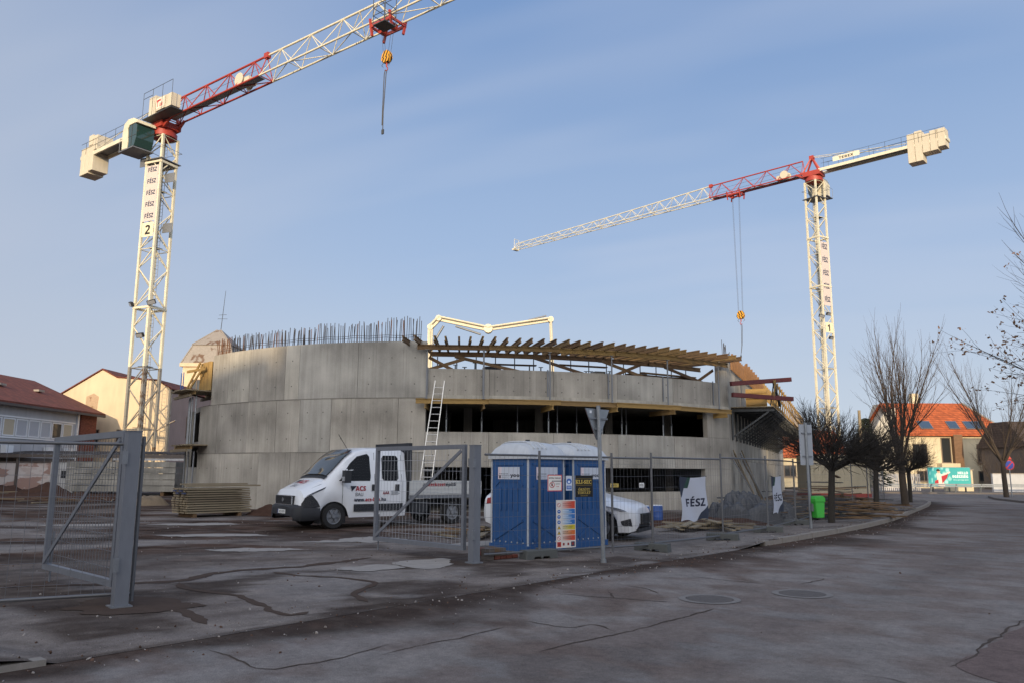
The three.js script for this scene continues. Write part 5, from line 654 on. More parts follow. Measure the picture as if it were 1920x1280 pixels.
{
  const c = thing('white_hatchback', 'white small hatchback parked behind the blue toilets, nose to the right', 'car', [3.2, YL, -19.2], 154.7 * rad);
  const st = withArches([[0.0, 0.36, 0.5, 0.62, 0.5, 0.42], [0.04, 0.24, 0.58, 0.74, 0.64, 0.52], [0.16, 0.2, 0.66, 0.83, 0.78, 0.62], [0.4, 0.2, 0.74, 0.9, 0.845, 0.68], [0.9, 0.2, 0.84, 1.0, 0.86, 0.7], [1.1, 0.2, 0.88, 1.06, 0.86, 0.68], [1.55, 0.2, 0.9, 1.34, 0.86, 0.62], [1.95, 0.2, 0.92, 1.46, 0.86, 0.6], [2.6, 0.2, 0.94, 1.48, 0.86, 0.6], [3.2, 0.2, 0.97, 1.42, 0.85, 0.58], [3.6, 0.24, 0.99, 1.24, 0.82, 0.58], [3.9, 0.34, 0.9, 1.05, 0.78, 0.6], [3.97, 0.42, 0.7, 0.85, 0.7, 0.55]], [[0.78, 0.37], [3.27, 0.37]], 0.2);
  obj('body', carLoft(st), M.whitePaint, c);
  for (const s of [-1, 1]) { obj('side_window', sidePanel(st, [[1.42, 0.98], [2.35, 1.0], [2.3, 1.38], [1.98, 1.36], [1.62, 1.18]], s, 0.008), M.glassDark, c); obj('side_window', sidePanel(st, [[2.45, 1.0], [3.3, 1.06], [3.15, 1.34], [2.42, 1.38]], s, 0.008), M.glassDark, c);
    const h = obj('headlight', sidePanel(st, [[0.10, 0.66], [0.34, 0.68], [0.78, 0.82], [0.86, 0.9], [0.6, 0.88], [0.25, 0.78]], s, 0.012), M.glassLamp, c); obj('lamp_bezel', sidePanel(st, [[0.2, 0.69], [0.5, 0.76], [0.62, 0.84], [0.36, 0.79]], s, 0.018), M.plasticDark, h); obj('fog_lamp_vent', sidePanel(st, [[0.09, 0.34], [0.3, 0.36], [0.34, 0.46], [0.12, 0.52]], s, 0.012), M.plasticDark, c);
    wheel(c, 0.78, s * 0.75, 0.3, 0.19, s); wheel(c, 3.27, s * 0.75, 0.3, 0.19, s); obj('mirror', box(1.42, 1.03, s * 0.95, 0.16, 0.14, 0.2), M.whitePaint, c); obj('wheel_arch_liner', box(0.78, 0.42, s * 0.6, 0.72, 0.5, 0.25), M.black, c); obj('tail_lamp', sidePanel(st, [[3.62, 0.8], [3.85, 0.78], [3.8, 1.1], [3.64, 1.14]], s, 0.01), mat([0.3, 0.02, 0.02], 0.3), c); }
  obj('grille', [box(0.0, 0.5, 0, 0.09, 0.24, 0.72), ...[0, 1, 2, 3].map((k) => box(-0.05, 0.41 + k * 0.06, 0, 0.02, 0.015, 0.68))], M.black, c); obj('lower_lip', box(0.06, 0.24, 0, 0.14, 0.08, 1.2), M.plasticDark, c);
  const wsq = (x0, x1, w0, w1) => { const y = (x) => stationAt(st, x)[3] + 0.03; return boxUV(quadSheet([x0, y(x0), -w0], [x0, y(x0), w0], [x1, y(x1), w1], [x1, y(x1), -w1])); }; obj('windscreen', [wsq(1.1, 1.55, 0.62, 0.58), wsq(1.55, 1.95, 0.58, 0.54)], M.glassWind, c); obj('underbody', box(2.0, 0.3, 0, 3.2, 0.14, 1.3), M.black, c);
}
// ---------------------------------------------------------------- site toilets
const yooTex = canvasTex(256, 160, (g, w, h) => { g.fillStyle = '#c7ccd6'; g.fillRect(0, 0, w, h); g.fillStyle = '#e3d3d6'; g.fillRect(0, 0, 40, h); g.fillStyle = '#14161f'; g.font = '900 62px sans-serif'; g.fillText('yoo!', 146, 130); g.font = '700 17px sans-serif'; g.fillText('06 80 620 620', 12, 96); g.font = '400 14px sans-serif'; g.fillText('/yoo.toalett', 40, 122); g.fillText('www.yoo.hu', 40, 144); g.fillRect(12, 108, 20, 40); });
[[0.35, -16.84, 'nearer blue portable toilet cabin with ribbed white roof beside the gate post'], [1.338, -17.80, 'farther blue portable toilet cabin behind the road sign pole']].forEach(([x, z, label]) => {
  const t = thing('portable_toilet', label, 'toilet', [x, YL, z], 44.3 * rad, 'blue site toilets'); const H = 1.86, w = 0.55;
  obj('cabin_wall', (() => { const g = new THREE.ExtrudeGeometry((() => { const s = new THREE.Shape(), r = 0.1; s.moveTo(-w + r, -w); s.lineTo(w - r, -w); s.quadraticCurveTo(w, -w, w, -w + r); s.lineTo(w, w - r); s.quadraticCurveTo(w, w, w - r, w); s.lineTo(-w + r, w); s.quadraticCurveTo(-w, w, -w, w - r); s.lineTo(-w, -w + r); s.quadraticCurveTo(-w, -w, -w + r, -w); return s; })(), { depth: H - 0.12, bevelEnabled: false, curveSegments: 4 }); g.rotateX(-Math.PI / 2); g.translate(0, 0.12, 0); return boxUV(g); })(), M.toiletBlue, t);
  obj('skid_base', [box(0, 0.06, 0, 1.14, 0.12, 1.14)], M.toiletBlue, t);
  for (const [ry] of [[0], [-Math.PI / 2], [Math.PI / 2], [Math.PI]]) {
    const f = new THREE.Group(); f.name = 'side_panel'; f.rotation.y = ry; t.add(f); const rib = (a, b, ww = 0.045, hh = 0.03) => beam([a[0], a[1], w + 0.002], [b[0], b[1], w + 0.002], ww, hh, [0, 0, 1]);
    obj('cross_rib', rib([-0.4, 0.22], [0.4, 0.62], 0.06), M.toiletBlue, f); obj('cross_rib', rib([-0.4, 0.62], [0.4, 0.22], 0.06, 0.026), M.toiletBlue, f);
    for (const k of [-0.24, -0.08, 0.08, 0.24]) obj('upright_rib', rib([k, 0.8], [k, 1.26], 0.05), M.toiletBlue, f);
    obj('upright_rib', rib([-0.4, 1.30], [-0.28, 1.4], 0.04), M.toiletBlue, f); obj('upright_rib', rib([0.4, 1.30], [0.28, 1.4], 0.04), M.toiletBlue, f); obj('head_rib', rib([-0.28, 1.40], [0.28, 1.40], 0.04), M.toiletBlue, f); obj('head_rib', rib([-0.42, 1.74], [0.42, 1.74], 0.05), M.toiletBlue, f);
    obj('maker_label', quadSheet([-0.32, 1.43, w + 0.012], [0.32, 1.43, w + 0.012], [0.32, 1.68, w + 0.012], [-0.32, 1.68, w + 0.012]), decal(yooTex), f);
    for (let k = 0; k < 6; k++) obj('base_bolt', tube([-0.42 + k * 0.168, 0.17, w - 0.01], [-0.42 + k * 0.168, 0.17, w + 0.012], 0.016, 0.016, 6), M.alu, f);
  }
  for (const [a, b] of [[-1, 1], [1, 1], [-1, -1], [1, -1]]) obj('corner_trim', beam([a * (w - 0.018), 0.12, b * (w - 0.018)], [a * (w - 0.018), H, b * (w - 0.018)], 0.03, 0.03, [1, 0, 0]), M.toiletRoof, t);
  const R0 = obj('roof', (() => { const pos = [], N = 14, K = 14; const P = (i, j) => { const u = i / N * 2 - 1, q = j / K * 2 - 1, X = u * 0.585, Z = q * 0.585, e = Math.pow(clamp(1 - Math.abs(q) ** 3.2), 0.5) * Math.pow(clamp(1 - Math.abs(u) ** 6), 0.5); return [X, H + 0.05 + 0.29 * e, Z]; }; for (let i = 0; i < N; i++) for (let j = 0; j < K; j++) { const a = P(i, j), b = P(i, j + 1), c = P(i + 1, j + 1), d = P(i + 1, j); pos.push(...a, ...b, ...c, ...a, ...c, ...d); } const g = new THREE.BufferGeometry(); g.setAttribute('position', new THREE.Float32BufferAttribute(pos, 3)); return boxUV(toCreasedNormals(g, 0.9)); })(), M.toiletRoof, t);
  obj('roof_rim', [box(0, H + 0.02, 0, 1.19, 0.07, 1.19), box(0, H + 0.06, 0, 1.15, 0.03, 1.15)], M.toiletRoof, R0); for (const x of [-0.36, -0.24, -0.12, 0.0]) obj('roof_rib', path(Array.from({ length: 11 }, (_, k) => { const q = k / 10 * 1.84 - 0.92; return [x, H + 0.055 + 0.29 * Math.pow(clamp(1 - Math.abs(q) ** 3.2), 0.5), q * 0.585]; }), 0.016, 6), M.toiletRoof, R0);
  obj('vent_pipe', tube([0.4, H, -0.4], [0.4, H + 0.42, -0.4], 0.05, 0.05, 10), M.darkSteel, t);
});

// ---------------------------------------------------------------- gate, mesh fences
function meshWires(len, y0, y1, dx, dy, r, z = 0) { const o = []; for (let x = dx / 2; x < len; x += dx) o.push(tube([x, y0, z], [x, y1, z], r, r, 4, false)); for (let y = y0 + dy / 2; y < y1; y += dy) o.push(tube([0, y, z + r], [len, y, z + r], r, r, 4, false)); return o; }
const turnTo = (a, b) => Math.atan2(-(b[1] - a[1]), b[0] - a[0]);      // rotation.y that lays local x from a to b (x, z)
function gateLeaf(label, a, b, wireM, sag) {
  const len = Math.hypot(b[0] - a[0], b[1] - a[1]), g = thing('gate_leaf', label, 'gate', [a[0], YL, a[1]], turnTo(a, b), 'open mesh gate leaves'); const y0 = 0.27, y1 = 2.0, s = sag;
  obj('frame_upright', beam([0.1, y0, 0], [0.1, y1, 0], 0.07, 0.07, [1, 0, 0]), M.gateGrey, g); obj('frame_upright', beam([len, y0 + s, 0], [len, y1 + s, 0], 0.07, 0.07, [1, 0, 0]), M.gateGrey, g);
  obj('frame_rail', beam([0.065, y1 + 0.03, 0], [len + 0.035, y1 + 0.03 + s, 0], 0.072, 0.08), M.gateGrey, g); obj('frame_rail', beam([0.065, y0 - 0.03, 0], [len + 0.035, y0 - 0.03 + s, 0], 0.072, 0.08), M.gateGrey, g);
  obj('diagonal_brace', beam([0.14, y1 - 0.04, -0.045], [len - 0.05, y0 + 0.03 + s, -0.045], 0.02, 0.06), M.gateGrey, g);
  stuffPart(obj('wire_mesh', meshWires(len - 0.1, y0 + 0.02, y1 - 0.02, 0.105, 0.2, 0.0035, 0.042).map((q) => q.translate(0.1, 0, 0)), wireM, g));
  for (const y of [y0 + 0.2, y1 - 0.25]) obj('hinge', tube([0.02, y - 0.07, 0.05], [0.02, y + 0.07, 0.05], 0.025, 0.025, 8), M.steel, g);
  obj('drop_bolt', tube([len - 0.02, y0 - 0.25 + s, 0.06], [len - 0.02, y0 + 0.45 + s, 0.06], 0.014), M.steel, g);
}
for (const [x, z, lab, w] of [[-4.61, -9.61, 'thick grey square steel gate post at left foreground', 0.155], [-0.65, -14.24, 'thick grey square steel gate post beside the blue toilets', 0.15]]) { const p = thing('gate_post', lab, 'gate post', [x, groundY(x, z) - 0.01, z], 0.72); obj('post', box(0, 1.03, 0, w, 2.06, w), M.gateGrey, p); obj('post_cap', box(0, 2.067, 0, w + 0.015, 0.012, w + 0.015), M.gateGrey, p); obj('hinge_plate', box(-0.1, 1.75, 0.1, 0.06, 0.16, 0.03), M.steel, p); obj('hinge_plate', box(-0.1, 0.5, 0.1, 0.06, 0.16, 0.03), M.steel, p); obj('foot_plate', box(0, 0.02, 0, w + 0.08, 0.02, w + 0.08), M.steel, p); }
gateLeaf('left leaf of the mesh gate, swung into the yard, sagging, with diagonal brace', [-4.72, -9.72], [-6.68, -11.62], M.wire, -0.02);
gateLeaf('right leaf of the mesh gate, swung open in front of the van', [-0.78, -14.32], [-2.74, -16.26], M.wireGalv, 0.0);
const fencePanelProto = {};
function fencePanel(a, b, label, wires = M.wire, ends = [1, 1], dx = 0.1) {
  const len = Math.hypot(b[0] - a[0], b[1] - a[1]), y = (groundY(...a) + groundY(...b)) / 2, g = thing('mesh_fence_panel', label, 'fence panel', [a[0], y, a[1]], turnTo(a, b), 'temporary mesh fence panels');
  if (ends[0]) obj('upright', tube([0.02, 0.04, 0], [0.02, 2.0, 0], 0.024, 0.024, 8), M.fenceSteel, g); if (ends[1]) obj('upright', tube([len - 0.03, 0.04, 0], [len - 0.03, 2.0, 0], 0.024, 0.024, 8), M.fenceSteel, g);
  obj('rail', tube([0.02, 1.9, 0], [len - 0.03, 1.9, 0], 0.02, 0.02, 8), M.fenceSteel, g); obj('rail', tube([0.02, 0.13, 0], [len - 0.03, 0.13, 0], 0.02, 0.02, 8), M.fenceSteel, g);
  stuffPart(obj('wire_mesh', meshWires(len - 0.05, 0.15, 1.88, dx, 0.25, 0.0022), wires, g));
}
function fenceFoot(x, z, turn, label) { const f = thing('fence_foot_block', label, 'base block', [x, groundY(x, z), z], turn, 'concrete fence feet'); obj('block', (() => { const s = new THREE.Shape([[-0.36, 0], [-0.2, 0], [-0.17, 0.05], [-0.03, 0.05], [0, 0], [0.03, 0.05], [0.17, 0.05], [0.2, 0], [0.36, 0], [0.35, 0.15], [-0.35, 0.15]].map((p) => new THREE.Vector2(...p))); const g = new THREE.ExtrudeGeometry(s, { depth: 0.22, bevelEnabled: true, bevelSize: 0.012, bevelThickness: 0.012, bevelSegments: 1 }); g.translate(0, 0, -0.11); return boxUV(g); })(), M.blockGrey, f); obj('socket_clamp', box(0, 0.17, 0, 0.09, 0.05, 0.07), M.fenceSteel, f); }
{ // foreground panel at the left edge of the picture
  fencePanel([-8.0, -8.05], [-4.52, -9.78], 'mesh fence panel running out of the picture at the left edge', M.wire, [1, 1], 0.125); fenceFoot(-6.9, -8.6, 1.1, 'concrete fence foot under the panel at the left picture edge');
}
const fp = [[-0.5, -14.42], [0.52, -15.12], [2.03, -16.17], [2.95, -16.8], [4.97, -18.87], [6.76, -21.12], [8.67, -24.41], [10.3, -27.4], [12.2, -30.3], [14.2, -33.2], [16.2, -36.2], [18.0, -39.0], [19.6, -41.9]];
const ordw = ['first', 'second', 'third', 'fourth', 'fifth', 'sixth', 'seventh', 'eighth', 'ninth', 'tenth', 'eleventh', 'twelfth', 'thirteenth'];
for (let i = 0; i < fp.length - 1; i++) fencePanel(fp[i], fp[i + 1], `${ordw[i]} mesh fence panel along the footway, counted from the gate post`, M.wire, [i > 0, i === fp.length - 2], i < 6 ? 0.1 : 0.14);
[1, 3, 4, 5, 6, 7, 8, 9, 10].forEach((i, k) => { const a = fp[i - 1], b = fp[i]; fenceFoot(fp[i][0], fp[i][1], i === 1 ? turnTo(a, b) : turnTo(a, b) - 1.15, `${ordw[k]} dark concrete fence foot along the footway, counted from the gate post`); });
// ---------------------------------------------------------------- signs on the fence
const flat = (name, label, cat, a, b, y0, y1, t, off = 0.03, group) => { const dx = b[0] - a[0], dz = b[1] - a[1], l = Math.hypot(dx, dz), g = thing(name, label, cat, [a[0] - dz / l * -off * -1 * -1, (y0 + y1) / 2, a[1] + dx / l * off], turnTo(a, b), group); obj('board', box(l / 2, 0, -0.004, l, y1 - y0, 0.005), M.whitePaint, g); obj('print', quadSheet([0, (y0 - y1) / 2, 0], [l, (y0 - y1) / 2, 0], [l, (y1 - y0) / 2, 0], [0, (y1 - y0) / 2, 0]), decal(t), g); return g; };
const along = (i, t0, t1) => { const a = fp[i], b = fp[i + 1]; return [[lerp(a[0], b[0], t0), lerp(a[1], b[1], t0)], [lerp(a[0], b[0], t1), lerp(a[1], b[1], t1)]]; };
const safetyTex = canvasTex(256, 560, (g, w, h) => { const rows = [['#c9452f', 90], ['#2f6fb5', 60], ['#2f6fb5', 60], ['#2f6fb5', 60], ['#c9b52f', 62], ['#d06a2c', 58], ['#c4482e', 62]]; g.fillStyle = '#d9cfc6'; g.fillRect(0, 0, w, h); let y = 14; rows.forEach(([c, hh], i) => { const gr = g.createLinearGradient(60, 0, w, 0); gr.addColorStop(0, '#d8d2cc'); gr.addColorStop(0.8, c); g.fillStyle = gr; g.fillRect(8, y, w - 16, hh - 4); g.fillStyle = i < 1 ? '#7c1a18' : i < 4 ? '#dfe8f2' : '#2a2018'; g.font = '700 15px sans-serif'; g.fillText(['ÉPÍTÉSI TERÜLET', 'VÉDŐSISAK', 'VÉDŐCIPŐ', 'VÉDŐKESZTYŰ', 'VIGYÁZAT VESZÉLY', 'FIGYELEM', 'TILOS BELÉPNI'][i], 84, y + hh * 0.4); g.fillRect(84, y + hh * 0.58, 120, 4); g.save(); g.translate(36, y + hh / 2); if (i === 0 || i === 6) { g.strokeStyle = '#b0201c'; g.lineWidth = 5; g.fillStyle = '#e8e2dc'; g.beginPath(); g.arc(0, 0, 21, 0, 7); g.fill(); g.stroke(); g.beginPath(); g.moveTo(-14, -14); g.lineTo(14, 14); g.stroke(); } else if (i < 4) { g.fillStyle = '#1f5aa8'; g.beginPath(); g.arc(0, 0, 21, 0, 7); g.fill(); g.fillStyle = '#e8eef6'; g.beginPath(); g.arc(0, 2, 10, Math.PI, 0); g.fill(); } else { g.fillStyle = '#d9b21f'; g.strokeStyle = '#1a1713'; g.lineWidth = 3; g.beginPath(); g.moveTo(0, -20); g.lineTo(20, 16); g.lineTo(-20, 16); g.closePath(); g.fill(); g.stroke(); g.fillStyle = '#1a1713'; g.fillRect(-3, -8, 6, 14); } g.restore(); y += hh + 2; }); for (let k = 0; k < 4; k++) { g.fillStyle = ['#b8322c', '#d8d2cc', '#d8d2cc', '#24314c'][k]; g.fillRect(12 + k * 60, h - 70, 50, 56); g.fillStyle = '#8a2a26'; g.fillRect(24 + k * 60, h - 58, 24, 30); } });
flat('safety_board', 'tall safety notice board in red, blue and yellow bands tied to the fence', 'sign', ...along(1, 0.24, 0.50), 0.2, 1.1, safetyTex);
flat('security_board', 'black notice board with gold security company lettering on the fence', 'sign', ...along(1, 0.50, 0.745), 1.15, 1.57, canvasTex(256, 256, (g, w, h) => { g.fillStyle = '#0d0d0d'; g.fillRect(0, 0, w, h); g.strokeStyle = '#b89a3e'; g.lineWidth = 3; g.strokeRect(20, 40, w - 40, 76); g.fillStyle = '#d3b653'; g.textAlign = 'center'; g.font = '900 58px serif'; g.fillText('KLI-SEC', w / 2 - 8, 98); g.font = '700 40px serif'; g.fillText('ŐRZÖTT', w / 2, 182); g.fillText('TERÜLET', w / 2, 220); g.font = '400 16px sans-serif'; g.fillText('30-KLI-SEC.HU', w / 2, 246); }), 0.035);
flat('no_entry_notice', 'small white notice with red border and crossed out hand on the fence', 'sign', ...along(1, 0.13, 0.32), 1.27, 1.58, canvasTex(256, 256, (g, w, h) => { g.fillStyle = '#cf2f2a'; g.fillRect(0, 0, w, h); g.fillStyle = '#e4e0da'; g.fillRect(12, 12, w - 24, h - 24); g.fillStyle = '#26211f'; g.textAlign = 'center'; g.font = '900 27px sans-serif'; g.fillText('ÉPÍTÉSI TERÜLET', w / 2, 62); g.fillText('IDEGENEKNEK', 168, 110); g.font = '700 19px sans-serif'; g.fillText('BELÉPNI', 178, 150); g.fillStyle = '#b3241f'; g.fillText('TILOS', 178, 190); g.strokeStyle = '#b3241f'; g.lineWidth = 9; g.beginPath(); g.arc(78, 158, 42, 0, 7); g.stroke(); g.fillStyle = '#26211f'; g.fillRect(66, 134, 24, 44); g.beginPath(); g.moveTo(50, 128); g.lineTo(108, 188); g.stroke(); }), 0.034);
flat('helmet_notice', 'narrow blue helmet notice between the two toilets', 'sign', ...along(1, 0.375, 0.455), 1.28, 1.56, canvasTex(96, 224, (g, w, h) => { g.fillStyle = '#d0d7e2'; g.fillRect(0, 0, w, h); g.fillStyle = '#2b62b4'; g.beginPath(); g.arc(48, 84, 42, 0, 7); g.fill(); g.fillStyle = '#e8eef6'; g.beginPath(); g.arc(48, 92, 20, 0, 7); g.fill(); g.fillStyle = '#2b62b4'; g.fillRect(8, 150, w - 16, 56); g.fillStyle = '#e8eef6'; g.fillRect(18, 166, 60, 6); g.fillRect(18, 182, 60, 6); }), 0.034);
flat('yellow_tag', 'small yellow tag on the fence right of the sign pole', 'tag', ...along(2, 0.0, 0.2), 1.33, 1.41, canvasTex(128, 48, (g, w, h) => { g.fillStyle = '#b89f4e'; g.fillRect(0, 0, w, h); g.fillStyle = '#2a2519'; g.font = '700 22px sans-serif'; g.fillText('KERÍTÉS', 12, 32); }), 0.034);
flat('white_tag', 'small white numbered tag on the fence left of the first company banner', 'tag', ...along(2, 0.72, 0.84), 1.32, 1.42, canvasTex(96, 64, (g, w, h) => { g.fillStyle = '#d8d8d4'; g.fillRect(0, 0, w, h); g.fillStyle = '#222'; g.font = '900 40px sans-serif'; g.fillText('113', 10, 48); }), 0.034);
const feszBanner = canvasTex(384, 512, (g, w, h) => { g.fillStyle = '#b9bcc6'; g.fillRect(0, 0, w, h); g.fillStyle = '#2c3342'; g.beginPath(); g.moveTo(0, 0); g.lineTo(110, 0); g.lineTo(60, 130); g.lineTo(30, 210); g.lineTo(0, 250); g.fill(); g.fillStyle = '#27463a'; g.beginPath(); g.moveTo(110, 0); g.lineTo(152, 0); g.lineTo(110, 128); g.lineTo(60, 130); g.fill(); g.fillStyle = '#343b4a'; g.beginPath(); g.moveTo(w, h - 170); g.lineTo(w - 90, h - 90); g.lineTo(w - 130, h); g.lineTo(w, h); g.fill(); g.fillStyle = '#26283a'; g.font = '900 128px sans-serif'; g.textAlign = 'center'; g.fillText('FÉSZ', w / 2 + 14, 345); });
function clothBanner(label, i, t0, t1, y0, y1) { const [a, b] = along(i, t0, t1), l = Math.hypot(b[0] - a[0], b[1] - a[1]), g = thing('company_banner', label, 'banner', [a[0], 0, a[1]], turnTo(a, b), 'company cloth banners on the fence'); const pos = [], uv = [], N = 12; const P = (u, v) => [u * l + 0.015 * Math.sin(v * 5), lerp(y0, y1, v) + (v < 0.1 ? 0.03 * Math.sin(u * 9) : 0) - 0.03 * Math.sin(u * Math.PI) * v, 0.05 + 0.035 * Math.sin(u * 7 + v * 5) * (1.1 - v)]; for (let p = 0; p < N; p++) for (let q = 0; q < N; q++) for (const [u, v] of [[p, q], [p + 1, q], [p + 1, q + 1], [p, q], [p + 1, q + 1], [p, q + 1]]) { pos.push(...P(u / N, v / N)); uv.push(u / N, v / N); } const geo = finish(pos, uv); obj('cloth', geo, decal(feszBanner, { side: THREE.DoubleSide, roughness: 0.8 }), g); for (const [u, v] of [[0, 1], [1, 1], [0, 0], [1, 0]]) obj('cable_tie', tube([u * l, lerp(y0, y1, v), 0.0], [u * l, lerp(y0, y1, v), 0.06], 0.008), M.black, g); }
clothBanner('larger white company banner on the fence in front of the concrete corner', 3, 0.36, 0.74, 0.58, 1.55); clothBanner('narrow slanting company banner on the farther fence panel near the green bin', 5, 0.12, 0.45, 0.55, 1.55);
// ---------------------------------------------------------------- road signs, bin
{
  const p = thing('give_way_sign', 'give way sign seen from behind on a galvanised pole by the toilets', 'road sign', [1.69, groundY(1.69, -14.75), -14.75]); obj('pole', tube([0, -0.02, 0], [-0.06, 2.84, 0], 0.038, 0.038, 12), M.galv, p); obj('pole_cap', tube([-0.06, 2.84, 0], [-0.06, 2.86, 0], 0.041, 0.041, 12), M.steel, p);
  const s = obj('sign_plate', prism([[-0.34, 0.3], [0.34, 0.3], [0.03, -0.28], [-0.03, -0.28]], 0.015, 0.004), M.galv, p); s.position.set(-0.08, 2.5, -0.07); s.rotation.y = 0.75; obj('clamp', box(0, 0.12, 0.04, 0.5, 0.03, 0.03), M.steel, s); obj('clamp', box(0, -0.08, 0.04, 0.2, 0.03, 0.03), M.steel, s); obj('red_border_face', prism([[-0.33, 0.29], [0.33, 0.29], [0.03, -0.27], [-0.03, -0.27]], 0.002).translate(0, 0, -0.008), mat([0.45, 0.02, 0.02], 0.4), s); obj('sticker', box(-0.2, 0.24, 0.021, 0.06, 0.05, 0.002), M.whitePaint, s);
  obj('pole_foot', tube([0, -0.02, 0], [0, 0.06, 0], 0.06, 0.05, 12), M.galv, p);
}
{
  const x = 8.41, z = -22.5, p = thing('rear_sign_board', 'grey back of a tall road sign on a pole beside the green bin', 'road sign', [x, groundY(x, z), z]); obj('pole', tube([0, 0, 0], [0, 2.95, 0], 0.04, 0.04, 12), M.galv, p); const b = obj('sign_plate', prism([[-0.24, 0], [0.24, 0], [0.24, 1.15], [-0.24, 1.15]], 0.02, 0.006), mat([0.34, 0.36, 0.39], 0.5), p); b.position.set(0.0, 1.75, -0.06); b.rotation.y = 0.45; for (const y of [0.25, 0.9]) obj('clamp', box(0, y, 0.04, 0.36, 0.04, 0.03), M.steel, b);
  const t = thing('litter_bin', 'bright green plastic litter bin hung on the sign pole', 'bin', [x + 0.2, groundY(x, z) + 0.3, z + 0.04], 0.3); t.scale.setScalar(0.7); obj('bin_body', (() => { const g = prism([[-0.17, 0], [0.17, 0], [0.22, 0.62], [-0.22, 0.62]], 0.3, 0.02).translate(0, 0, -0.15); return g; })(), M.binGreen, t); obj('bin_hood', (() => prism([[-0.24, 0.62], [0.24, 0.62], [0.23, 0.78], [0.12, 0.86], [-0.16, 0.84], [-0.24, 0.74]], 0.36, 0.02).translate(0, 0, -0.18))(), M.binGreen, t); obj('bin_slot', box(0.02, 0.72, 0.185, 0.26, 0.1, 0.01), M.black, t); obj('bracket', beam([-0.3, 0.4, 0], [-0.2, 0.4, 0], 0.05, 0.3), M.steel, t);
}
{
  const x = 33.6, z = -53.5, p = thing('no_stopping_sign', 'round blue no stopping sign with red cross on the right island', 'road sign', [x, 0.12, z]); obj('pole', tube([0, 0, 0], [0, 2.4, 0], 0.035, 0.035, 10), M.galv, p); const f = obj('sign_disc', tube([0, 2.1, -0.02], [0, 2.1, 0.03], 0.34, 0.34, 24), mat([0.45, 0.03, 0.04], 0.4), p); obj('blue_field', tube([0, 2.1, 0.03], [0, 2.1, 0.036], 0.27, 0.27, 24), mat([0.03, 0.06, 0.34], 0.4), f); obj('red_bar', beam([-0.2, 1.9, 0.04], [0.2, 2.3, 0.04], 0.07, 0.01, [0, 0, 1]), mat([0.5, 0.03, 0.04], 0.4), f); obj('upper_plate', prism([[-0.22, 2.48], [0.22, 2.48], [0, 2.82]], 0.02), mat([0.45, 0.06, 0.05], 0.4), p);
}
// ---------------------------------------------------------------- left background yard
{
  const x0 = -33, x1 = -28.6, z = -50; const w = thing('old_yard_wall', 'old boundary wall with peeling pink and white plaster at far left', 'wall', [0, YL, z]);
  const t = tex(512, 256, (u, v) => { const a = tfbm(n1, u, v, 5, 5), b = tfbm(n2, u, v, 9, 4), k = sst(0.48, 0.54, a), r = sst(0.5, 0.62, b); const p = [0.62, 0.56, 0.53], q = [0.36, 0.22, 0.18]; return mix3(p, q, Math.max(k * 0.9, r * 0.4 * (1 - u))); });
  obj('wall_face', beam([x0 - 9, 0.95, 0], [x1, 0.95, 0], 0.35, 2.0), mat([1, 1, 1], 0.95, { map: sized(t, 5, 2.4) }), w); obj('coping', beam([x0 - 9, 1.99, 0], [x1, 1.99, 0], 0.45, 0.08), M.shadedBrown, w);
}
{ const c = thing('white_site_cabin', 'small white site cabin with square vent behind the left gate leaf', 'cabin', [-27.75, YL, -50.2]); obj('shell', box(0, 1.0, 0, 1.5, 2.0, 2.2), mat([0.56, 0.55, 0.54], 0.7, { map: sized(tPlaster, 2) }), c); obj('vent', box(0.1, 1.25, 1.11, 0.35, 0.45, 0.03), M.black, c); obj('roof_edge', box(0, 2.04, 0, 1.6, 0.08, 2.3), M.shadedBrown, c); }
{ const c = thing('precast_stack', 'stack of long grey precast concrete panels under the dark canopy', 'concrete stack', [-23.6, YL, -48.8]); for (let k = 0; k < 5; k++) { obj('panel', box(0, 0.42 + k * 0.36, 0, 6.6, 0.33, 1.6), M.precast, c); for (const x of [-2.6, 0, 2.6]) obj('spacer', box(x, 0.235 + k * 0.36, 0, 0.12, 0.045, 1.5), M.timberGrey[1], c); } for (const x of [-2.6, 0, 2.6]) obj('sleeper', box(x, 0.1, 0, 0.2, 0.21, 1.7), M.timberBrown[0], c); }
{ const c = thing('yard_canopy', 'low dark corrugated canopy roof on posts across the left yard', 'canopy', [0, YL, -51.5]); const roof = []; for (let i = 0; i < 95; i++) { const x = -37.5 + i * 0.2; roof.push(beam([x, 2.5 + (i % 2) * 0.03, 1.9], [x, 2.72 + (i % 2) * 0.03, -1.6], 0.2, 0.03)); } obj('corrugated_sheet', roof, mat([0.075, 0.062, 0.055], 0.8, { map: sized(tRust, 2) }), c); obj('fascia', beam([-37.5, 2.38, 1.88], [-18.6, 2.38, 1.88], 0.05, 0.2), M.shadedBrown, c); obj('white_edge_beam', beam([-25, 2.2, 1.8], [-18.7, 2.2, 1.8], 0.08, 0.14), M.whiteWall, c); for (const x of [-37, -31, -25, -18.75]) obj('post', beam([x, 0, 1.7], [x, 2.36, 1.7], 0.14, 0.14, [1, 0, 0]), x > -19 ? M.whiteWall : M.shadedBrown, c); }
{ const c = thing('rear_shed', 'dark shed wall between the canopy and the curved concrete wall', 'shed', [-18.2, YL, -51]); obj('wall', box(0, 1.25, 0, 2.6, 2.5, 3), M.shadedBrown, c); obj('roof', box(0, 2.56, 0, 2.9, 0.1, 3.3), M.darkSteel, c); }
